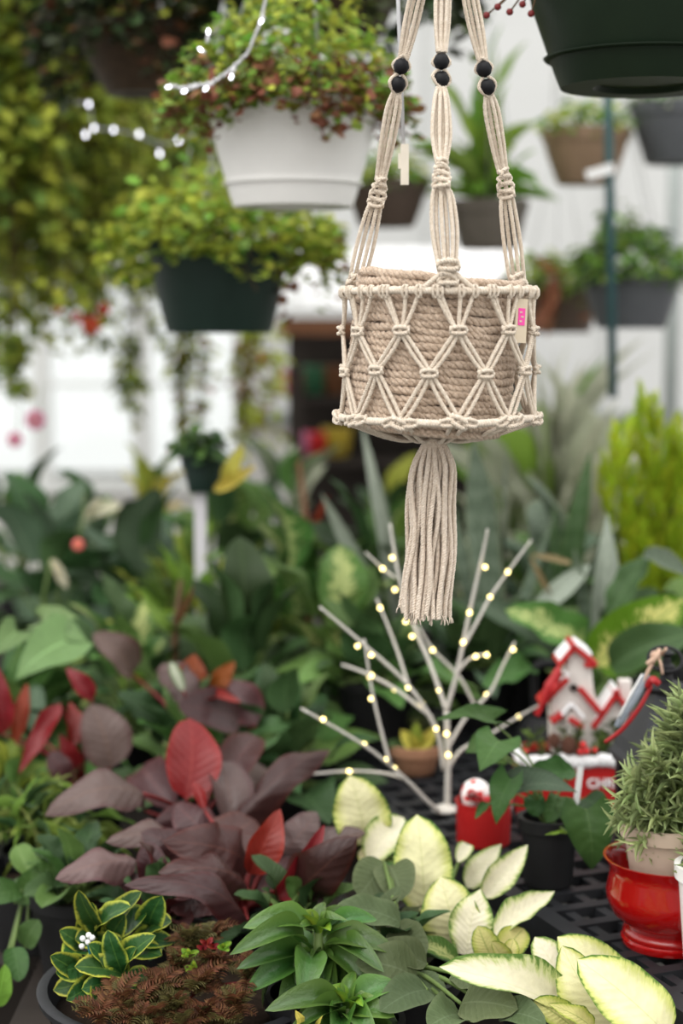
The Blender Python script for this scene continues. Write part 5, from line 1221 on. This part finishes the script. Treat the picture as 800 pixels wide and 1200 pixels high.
# tan pot with yellow leaves behind the twigs
c = P(487, 930, 2.62); b = Vector((c.x, c.y, ZA)); hh = P(487, 872, 2.62).z-ZA
t = thing('potted_plant', 'terracotta pot with yellowing leaves behind the twig tree', 'plant', b); pot_part(t, b, M_(22, 2.62), M_(29, 2.62), hh, 'tan')
for (bx, by, tx, ty, w_, m) in ((490, 880, 470, 855, 18, 'yellow'), (495, 878, 510, 852, 16, 'yellow'), (480, 880, 505, 868, 14, 'yellow'), (485, 876, 455, 870, 16, 'dark'), (495, 875, 530, 868, 18, 'dark'), (488, 876, 488, 845, 16, 'olive')):
    hl(t, 'oval', m, bx, by, 2.62, tx, ty, 2.6, w_)
# heart-leaved philodendron in a black nursery pot
H1 = lambda x, y: (500+x/2.667, 720+y/2.667)
c = G(642, 1036, ZA); hh = P(640, 956, c.y).z-ZA
t = thing('philodendron', 'heart leaved green philodendron in a black nursery pot on lattice', 'plant', c); pot_part(t, c, M_(29, c.y), M_(35, c.y), hh, 'black_plastic')
Yp = c.y; rr = c+Vector((0, 0, hh-.02)); bs = []
for (sh, m, bx, by, dy0, tx, ty, dy1, w_, f) in (('heart', 'heart', 205, 335, .02, 28, 325, -.02, 30, (0, 0, .9)), ('heart', 'heart', 225, 395, -.02, 165, 485, -.06, 56, (-.2, 0, .6)), ('heart', 'heart', 262, 515, -.03, 212, 655, -.05, 42, (-.7, 0, .1)),
        ('oval', 'heart', 465, 490, .05, 300, 520, .02, 34, (0, 0, .6)), ('heart', 'bluegreen', 290, 545, -.02, 472, 558, -.06, 44, (0, 0, .9)), ('heart', 'heart', 498, 610, -.05, 515, 800, -.05, 62, (0, 0, -.05)), ('oval', 'dark', 490, 575, .03, 548, 625, .0, 34, (0, 0, .5)),
        ('oval', 'heart', 400, 560, 0, 372, 650, -.03, 26, (.3, 0, 0)), ('oval', 'heart', 440, 570, 0, 425, 640, -.03, 24, (0, 0, .2)), ('oval', 'heart', 330, 560, 0, 345, 630, -.02, 26, (0, 0, .3)), ('lance', 'fresh', 440, 683, -.06, 368, 688, -.07, 5, (0, 0, .5)),
        ('lance', 'heart', 190, 590, -.02, 150, 640, -.04, 12, (0, 0, .4)), ('oval', 'green', 280, 560, .02, 220, 540, .02, 24, (0, 0, .6)), ('heart', 'heart', 180, 400, .04, 120, 430, .03, 30, (0, 0, .7)), ('heart', 'green', 210, 430, .04, 250, 470, .04, 26, (0, 0, .4))):
    b, tp = H1(bx, by), H1(tx, ty); hl(t, sh, m, b[0], b[1], Yp+dy0, tp[0], tp[1], Yp+dy1, w_, f); bs.append(P(b[0], b[1], Yp+dy0))
petioles(t, rr, bs, .0018)
lb = MB().box((0, 0, 0), .0075, .0012, .055, Matrix.Rotation(R(6), 3, 'Y')); p = P(677, 924, Yp+.018); lb.v = [tuple(Vector(v)+p) for v in lb.v]
prop(lb.build('plant_label', MAT['white_label'], None, False), 'white plastic plant label standing in the heart leaved pot', 'label')
# jug handle behind the house
c = Vector((P(640, 800, 2.66).x, 2.66, ZA)); t = thing('watering_jug', 'black metal jug with square handle behind the birdhouse', 'jug', c); zj = P(640, 838, 2.66).z-ZA
MB().lathe([(.0001, 0), (.05, 0), (.052, .004), (.046, zj*.7), (.03, zj), (.027, zj), (.042, zj*.68), (.046, .008), (.0001, .008)], 28, c).build('body', MAT['black_metal'], t, sharp=40)
MB().tube(smooth_path([P(628, 848, 2.66), P(626, 800, 2.66), P(630, 780, 2.66), P(650, 778, 2.66), P(672, 780, 2.66), P(675, 848, 2.66)], 5), .0075, 10).build('handle', MAT['black_metal'], t)

# Christmas birdhouse planter
YH = 2.36
bxz = ZA; xL, xR = P(609, 920, YH).x, P(772, 920, YH).x; zt2 = P(650, 888, YH).z
t = thing('christmas_planter', 'red Christmas box planter with white snow rim and lettering', 'planter', Vector(((xL+xR)/2, YH, ZA)))
w_, hgt, dp = xR-xL, zt2-ZA, .085; cx = (xL+xR)/2
for nm, ce, sz in (('front_panel', (cx, YH, ZA+hgt/2), (w_, .006, hgt)), ('back_panel', (cx, YH+dp, ZA+hgt/2), (w_, .006, hgt)), ('side_panel', (xL+.003, YH+dp/2, ZA+hgt/2), (.006, dp-.006, hgt)), ('side_panel', (xR-.003, YH+dp/2, ZA+hgt/2), (.006, dp-.006, hgt)), ('bottom', (cx, YH+dp/2, ZA+.003), (w_-.012, dp-.006, .006))):
    MB().box(ce, *sz).build(nm, MAT['red_paint'], t, False)
MB().box((cx, YH+dp/2, ZA+hgt-.014), w_-.013, dp-.007, .008).build('soil', MAT['soil'], t, False)
sn = MB()
for i in range(40):
    f = (i+.5)/40; sn.ball((xL+w_*f, YH-.003, zt2-.003+random.uniform(-.004, .001)), random.uniform(.007, .0105), 8, (1.2, .8, 1))
for i in range(12):
    for xx in (xL, xR): sn.ball((xx, YH+dp*(i+.5)/12, zt2-.002), random.uniform(.006, .009), 8)
sn.build('snow_rim', MAT['snow'], t)
zl0 = P(690, 922, YH).z
tx = bpy.data.curves.new('lettering', 'FONT'); tx.body = 'CHRISTMAS'; tx.size = .0185; tx.extrude = .0012; tx.offset = .0004; tx.align_x = 'LEFT'; tx.materials.append(MAT['snow'])
o = bpy.data.objects.new('lettering', tx); COL.objects.link(o); me = bpy.data.meshes.new_from_object(o.evaluated_get(bpy.context.evaluated_depsgraph_get())); bpy.data.objects.remove(o); o = bpy.data.objects.new('lettering', me); COL.objects.link(o); Mt = Matrix.Translation((P(687, 920, YH).x, YH-.0042, zl0)) @ Matrix.Rotation(math.pi/2, 4, 'X'); o.parent = t; o.matrix_basis = W[t].inverted() @ Mt; W[o] = Mt; o['label'] = 'white lettering reading CHRISTMAS'
# greenery, cones and berries in the box
it = []
for k in range(26):
    p = Vector((xL+w_*random.uniform(.02, .98), YH+dp*random.uniform(.1, .5), zt2-.006)); d = Vector((random.uniform(-.7, .7), random.uniform(-.5, .1), 1)).normalized(); l = random.uniform(.03, .055)
    for q in range(26):
        f = random.random(); b = p+d*l*f; a = random.random()*6.28; dd = (d*1.0+Vector((math.cos(a), math.sin(a), math.sin(a*2)*.6))).normalized(); it.append((leaf('needle', random.choice(['needle', 'moss', 'greygreen']), q % 3, 3, 2), leaf_M(b, b+dd*.014, Vector((0, -1, .5)), .0026)))
stuff('pine_sprigs', t, it)
for k, (x, y, r_) in enumerate(((649, 868, .0095), (666, 874, .0115))):
    p = P(x, y, YH-.002); q0 = thing('pinecone', 'brown pinecone, %s, on the snowy planter rim' % ['left of two' , 'right of two'][k], 'pinecone', p-Vector((0, 0, r_)))
    MB().ball(p, r_*.8, 10, (1, 1, 1.15)).build('core', MAT['pinecone'], q0)
    for a in range(42):
        zf = -1+2*(a+.5)/42; az = a*2.4; rr_ = math.sqrt(1-zf*zf); d = Vector((rr_*math.cos(az), rr_*math.sin(az), zf*1.15)); MB().ball(p+d*r_*.85, r_*.3, 6, (1, 1, .5), d.to_track_quat('X', 'Z').to_matrix()).build('scale', MAT['pinecone'], q0)
for k, (x, y) in enumerate(((683, 873), (687, 880), (680, 881), (616, 880), (697, 879))):
    o = MB().ball(P(x, y, YH-.006), .0052 if k < 3 else .004, 10).build('berry', MAT['berry']); prop(o, ['topmost red berry beside the pinecones', 'red berry nearest lantern in the berry cluster', 'lowest left red berry in the cluster by the pinecones', 'lone red berry at left corner of the planter', 'small red berry nearest the lettering'][k], 'berry')
# the tall white house
def px_poly(pts, Y): return [P(x, y, Y) for x, y in pts]
def slab(pts, Y, th, mat, name, par, bev=0):
    f = px_poly(pts, Y); n = len(f); vs = f+[p+Vector((0, th, 0)) for p in f]
    fs = [tuple(range(n)), tuple(range(2*n-1, n-1, -1))]+[(i, i+n, (i+1) % n+n, (i+1) % n) for i in range(n)]
    o = MB().add(vs, fs).build(name, MAT[mat], par, False)
    if bev: m = o.modifiers.new('bevel', 'BEVEL'); m.width = bev; m.segments = 2
    return o
def eave(p, q, Y, th, d, par, mat='red_paint', w_=.008, name='roof_edge'):
    a, b = P(*p, Y), P(*q, Y); v = (b-a); ex = v.normalized(); ey = Vector((0, 1, 0)); ez = ex.cross(ey).normalized(); M = Matrix((ex, ey, ez)).transposed(); L = v.length
    o = MB().box((a+b)/2+Vector((0, d/2-.004, 0)), L+w_*.4, d, w_, M).build(name, MAT[mat], par, False); m = o.modifiers.new('bevel', 'BEVEL'); m.width = .002; m.segments = 2; return o
h = thing('toy_house', 'tall white toy birdhouse with red roof edges and cardinal', 'toy house', Vector((P(672, 850, YH).x, YH+.03, ZA+hgt-.01))); HY_ = YH+.025
slab([(647, 884), (645, 822), (664, 793), (666, 770), (676, 757), (692, 770), (696, 812), (702, 826), (702, 884)], HY_, .045, 'white_paint', 'body', h, .002)
slab([(668, 890), (662, 840), (672, 828), (684, 842), (686, 890)], HY_-.012, .014, 'white_paint', 'porch', h, .001)
for k in range(7): slab([(646+8*k, 884), (646+8*k, 830), (647.2+8*k, 830), (647.2+8*k, 884)], HY_-.0016, .003, 'white_paint', 'board', h)
eave((655, 779), (673, 757), HY_-.006, .004, .06, h); eave((670, 756), (698, 779), HY_-.006, .004, .06, h)
for p, q in (((656, 776), (672, 758)), ((676, 757), (692, 769))): eave((p[0], p[1]-2), (q[0], q[1]-2), HY_-.004, .004, .056, h, 'snow', .006, 'roof_snow')
eave((696, 779), (686, 779), HY_-.006, .004, .02, h)
eave((634, 826), (664, 796), HY_-.01, .004, .05, h); eave((680, 808), (702, 834), HY_-.01, .004, .05, h); eave((638, 820), (666, 790), HY_-.006, .004, .045, h, 'snow', .005, 'roof_snow')
eave((647, 846), (658, 838), HY_-.014, .004, .03, h); eave((668, 843), (682, 852), HY_-.016, .004, .02, h); eave((658, 838), (668, 826), HY_-.014, .004, .02, h, 'snow', .005, 'roof_snow'); eave((670, 826), (684, 842), HY_-.014, .004, .02, h, 'snow', .005, 'roof_snow')
MB().tube([P(672, 806, HY_-.001), P(672, 806, HY_-.003)], .0055, 14).build('nest_hole', MAT['dark_wood'], h)
h2 = thing('toy_house', 'small white toy birdhouse beside the lantern, red roof', 'toy house', Vector((P(718, 850, YH).x, YH+.04, ZA+hgt-.01))); HY2 = YH+.03
slab([(698, 884), (698, 846), (722, 814), (746, 846), (746, 884)], HY2, .04, 'white_paint', 'body', h2, .002); slab([(726, 822), (726, 798), (740, 798), (740, 840)], HY2+.01, .02, 'white_paint', 'chimney', h2, .001)
eave((695, 852), (724, 810), HY2-.008, .004, .055, h2); eave((720, 810), (750, 852), HY2-.008, .004, .055, h2); eave((697, 843), (722, 806), HY2-.004, .004, .05, h2, 'snow', .005, 'roof_snow')
MB().tube([P(722, 846, HY2-.001), P(722, 846, HY2-.003)], .005, 14).build('nest_hole', MAT['dark_wood'], h2)
# cardinal on the roof edge: one continuous body
p0 = P(640, 815, HY_-.012)
cd = thing('cardinal', 'red cardinal bird figure perched on the birdhouse roof edge', 'bird', p0)
def Pq(x, y): return P(x, y, HY_-.012)
sk = [(636, 826), (640, 815), (645, 804), (650, 795), (653, 787), (655, 780)]; rad = [.0028, .0068, .0092, .0078, .0062, .0015]
MB().tube(smooth_path([Pq(*s_) for s_ in sk], 4), [float(np.interp(i/20, np.linspace(0, 1, 6), rad)) for i in range(21)], 12).build('body', MAT['red_satin'], cd)
MB().prism([(-.003, 0), (.003, 0), (.004, -.022), (-.004, -.022)], .0025, Matrix.Rotation(R(28), 3, 'Y'), Pq(637, 822)).build('tail', MAT['red_satin'], cd, False)
MB().ball(Pq(647, 806)+Vector((.002, -.008, 0)), .0072, 10, (.5, .4, 1.3), Matrix.Rotation(R(24), 3, 'Y')).build('wing', MAT['red_paint'], cd)
MB().lathe([(.0028, 0), (.0001, .006)], 8, Pq(656, 790)+Vector((.002, -.003, 0)), Vector((0, 0, 1)).rotation_difference(Vector((1, -.4, -.1)).normalized()).to_matrix()).build('beak', MAT['orange_wood'], cd)
for s in (-1, 1): MB().ball(Pq(654, 788)+Vector((.002, s*.005, 0)), .001, 6).build('eye', MAT['bead'], cd)
for s in (-1, 1): MB().tube([Pq(643, 814)+Vector((0, s*.003, 0)), Pq(645, 822)+Vector((0, s*.003, 0))], .0008, 5).build('leg', MAT['orange_wood'], cd)

# black lantern
cL = G(776, 1010, ZA); YL = 2.12; cL = Vector((P(778, 900, YL).x, YL, ZA))
t = thing('lantern', 'black metal lantern with ring handle behind the lavender', 'lantern', cL)
hw = M_(49, YL); zE = P(778, 893, YL).z; rot = Matrix.Rotation(R(8), 3, 'Z')
def LB(o, *s): return MB().box(cL+rot@Vector(o), *s, rot)
LB((0, 0, .008), hw*2, hw*2, .016).build('base', MAT['black_metal'], t, False)
zr = zE-ZA
for sx_ in (-1, 1):
    for sy_ in (-1, 1): LB((sx_*(hw-.010), sy_*(hw-.010), .016+(zr-.022)/2), .013, .013, zr-.022).build('corner_post', MAT['black_metal'], t, False)
for sx_, sy_ in ((1, 0), (-1, 0), (0, 1), (0, -1)):
    a_ = .002 if sx_ else hw*2-.034; b_ = .002 if sy_ else hw*2-.034
    LB((sx_*(hw-.010), sy_*(hw-.010), .016+(zr-.022)/2), a_, b_, zr-.024).build('pane', MAT['lantern_glass'], t, False)
LB((0, 0, zr-.003), hw*2, hw*2, .006).build('top_frame', MAT['black_metal'], t, False)
# four-sided bell roof
zc = P(778, 806, YL).z-ZA; prof = [(hw*1.06, zr), (hw*1.07, zr+.006), (hw*.98, zr+.014), (hw*.90, zr+.028), (hw*.72, zr+.050), (hw*.52, zr+.072), (hw*.38, zc-.004), (hw*.34, zc)]
mb = MB(); vs = []
for r_, z in prof:
    for (qx, qy) in ((1, 1), (-1, 1), (-1, -1), (1, -1)): vs.append(cL+rot@Vector((qx*r_, qy*r_, z)))
n_ = len(prof); mb.add(vs, [(i*4+j, i*4+(j+1) % 4, (i+1)*4+(j+1) % 4, (i+1)*4+j) for i in range(n_-1) for j in range(4)]+[(3, 2, 1, 0), tuple(range((n_-1)*4, n_*4))])
mb.build('roof', MAT['black_roof'], t, False)
MB().lathe([(.001, zc-.004), (.028, zc-.004), (.030, zc+.002), (.022, zc+.006), (.009, zc+.010), (.007, zc+.018), (.011, zc+.022), (.011, zc+.028), (.006, zc+.032), (.005, zc+.040), (.010, zc+.045), (.001, zc+.051)], 20, cL).build('finial', MAT['black_metal'], t, sharp=40)
rc_ = cL+Vector((-.002, 0, P(778, 772, YL).z-ZA)); MB().tube([rc_+Vector((math.cos(a*.2618)*.0215, math.sin(a*.2618)*.015-.003, math.sin(a*.2618)*.013)) for a in range(24)], .0024, 8, True).build('ring_handle', MAT['black_metal'], t)
MB().lathe([(.0001, .016), (.03, .016), (.03, .085), (.026, .087), (.0001, .083)], 24, cL).build('candle', MAT['cream'], t, sharp=40, label='cream pillar candle')
# raffia tied tag
tg = thing('gift_tag', 'raffia tied tag with grey and red ribbons on lantern', 'tag', P(766, 770, YL-.03))
Yt = YL-.05
for (x0, y0, x1, y1, r_) in ((768, 764, 752, 800, .002), (770, 766, 744, 815, .0017), (766, 764, 776, 790, .0018), (772, 762, 764, 776, .003), (766, 772, 758, 778, .003), (774, 768, 780, 760, .002)):
    MB().tube(smooth_path([P(x0, y0, Yt+.02), P((x0+x1)/2+2, (y0+y1)/2-2, Yt), P(x1, y1, Yt)], 4), r_, 6).build('raffia_strand', MAT['raffia'], tg)
MB().ball(P(768, 768, Yt+.012), .006, 10, (1.2, 1, 1)).build('raffia_knot', MAT['raffia'], tg)
def ribbon(pts, w0, mat, name, th=.0012):
    m = smooth_path([P(x, y, Y) for x, y, Y in pts], 5); vs = []; n_ = len(m)
    for i, p in enumerate(m):
        d = (m[min(i+1, n_-1)]-m[max(i-1, 0)]).normalized(); s_ = d.cross(Vector((.2, -1, .1))).normalized(); ww_ = w0*(.75+.25*math.sin(math.pi*i/(n_-1))); vs += [p+s_*ww_/2, p-s_*ww_/2]
    o = MB().add(vs, [(2*i, 2*i+1, 2*i+3, 2*i+2) for i in range(n_-1)]).build(name, MAT[mat], tg); md = o.modifiers.new('thick', 'SOLIDIFY'); md.thickness = th; return o
ribbon([(758, 790, Yt), (745, 815, Yt-.004), (732, 835, Yt-.004), (722, 852, Yt-.002)], .010, 'blue_grey', 'grey_ribbon')
ribbon([(752, 790, Yt-.004), (738, 815, Yt-.008), (725, 840, Yt-.006)], .003, 'white_label', 'white_ribbon')
ribbon([(763, 803, Yt+.004), (748, 830, Yt-.001), (728, 855, Yt-.001), (708, 870, Yt-.002)], .0055, 'red_satin', 'red_ribbon')
ribbon([(757, 806, Yt-.001), (764, 796, Yt-.004), (772, 802, Yt-.002)], .009, 'red_satin', 'red_ribbon')

# red glazed pot with a beige pot of lavender
c = G(783, 1104, ZA); YR = c.y; sr = YR*1.03/F
hz_ = P(783, 1003, YR).z-ZA
t = thing('red_pot', 'glossy red ceramic pot with footed base on the lattice', 'pot', c)
RP = 77*sr
MB().lathe([(.0001, 0), (RP*.70, 0), (RP*.72, .004), (RP*.72, .007), (RP*.68, .009), (RP*.70, .012), (RP*.69, .016), (RP*.62, .019), (RP*.66, .024), (RP*.86, .036), (RP*.95, .052), (RP*.96, hz_*.62), (RP*.91, hz_*.80), (RP*.92, hz_*.90), (RP*1.0, hz_*.975), (RP*1.01, hz_), (RP*.97, hz_), (RP*.88, hz_*.88), (RP*.88, hz_*.6), (RP*.6, .03), (.0001, .026)], 64, c).build('bowl', MAT['red_glaze'], t, sharp=50)
t2z = ZA+.0275; hb = P(770, 962, YR).z-t2z
c2 = Vector((c.x-.004, c.y-.003, t2z)); t = thing('lavender', 'grey green lavender in a beige plastic pot inside red pot', 'plant', c2)
pot_part(t, c2, M_(36, YR), M_(53, YR), hb, 'beige', rim=.008)
def sprig(seed):
    rs = random.Random(seed); it = []; pts = [Vector((0, 0, 0)), Vector((.04, .35, .05)), Vector((-.02, .7, .02)), Vector((.03, 1, 0))]; sp = smooth_path(pts, 6)
    for i in range(20):
        f = .10+.9*i/20; p = sp[min(len(sp)-1, int(f*(len(sp)-1)))]; a = i*2.4; up = .7+.6*f; d = Vector((math.cos(a), up, math.sin(a))).normalized(); l = rs.uniform(.42, .8)*(1.1-.55*f)
        it.append((leaf('needle', 'sage', i % 3, 4, 2), leaf_M(p, p+d*l, Vector((-math.cos(a), .8, -math.sin(a))), .056)))
    it.append((leaf('needle', 'sage', 0, 6, 2), leaf_M(Vector((0, 0, 0)), Vector((.03, 1, 0)), Vector((0, 0, 1)), .035)))
    o = stuff('sprig', None, it); me = o.data; me.transform(Matrix.Translation(o.matrix_basis.translation)); bpy.data.objects.remove(o); return me
SG = [sprig(i) for i in range(3)]; rt = c2+Vector((.02, 0, hb-.015))
tips = [(708, 912), (722, 880), (735, 860), (745, 895), (718, 935), (706, 945), (728, 960), (752, 850), (762, 835), (772, 825), (785, 815), (796, 820), (808, 830), (820, 850), (775, 855), (792, 845), (760, 880), (780, 890), (800, 870), (740, 930), (755, 915), (770, 930), (790, 920), (815, 900), (735, 980), (750, 985), (770, 985), (790, 980), (830, 900), (835, 940), (742, 955), (762, 960), (785, 950), (808, 950), (735, 905), (765, 865), (800, 890), (715, 900), (726, 925), (750, 880), (778, 840), (745, 860), (720, 960), (760, 1000), (808, 960), (790, 865), (770, 900), (742, 990)]
for i, (x, y) in enumerate(tips+tips[::3]):
    Yq = YR+random.uniform(-.06, .07); x = max(x, 790-(y-822)*.62+8); tp = P(x+random.uniform(-5, 9), y+random.uniform(-5, 9), Yq); b = rt+(tp-rt)*random.uniform(.15, .45)+Vector((0, 0, .01)); L = (tp-b).length
    if L < .03: b = rt
    l_ = max(.035, min(.075, (tp-b).length)); b = tp-(tp-b).normalized()*l_
    put('sprig', SG[i % 3], t, leaf_M(b, tp, Vector((random.uniform(-1, 1), -1, random.uniform(0, .8))), l_))
petioles(t, rt, [P(x, y+25, YR) for x, y in tips[::2]], .0014)
# tall white pot cut off by the frame
cw = Vector((P(837, 1120, 1.80).x, 1.80, ZA)); t = thing('potted_plant', 'white plastic pot cut off at the right edge, lavender behind', 'plant', cw)
pot_part(t, cw, M_(36, 1.8), M_(47, 1.8), P(800, 1013, 1.8).z-ZA, 'white_plastic', rim=.006)
for i in range(16):
    az = i*2.4; tp = cw+Vector((math.cos(az)*.05+.02, math.sin(az)*.04, random.uniform(.12, .17))); b = cw+Vector((math.cos(az)*.015, math.sin(az)*.015, .08)); put('sprig', SG[i % 3], t, leaf_M(b, tp, Vector((math.cos(az), math.sin(az), 1)), .05))
petioles(t, cw+Vector((0, 0, .07)), [cw+Vector((math.cos(i*2.4)*.015, math.sin(i*2.4)*.015, .105)) for i in range(8)], .0014)
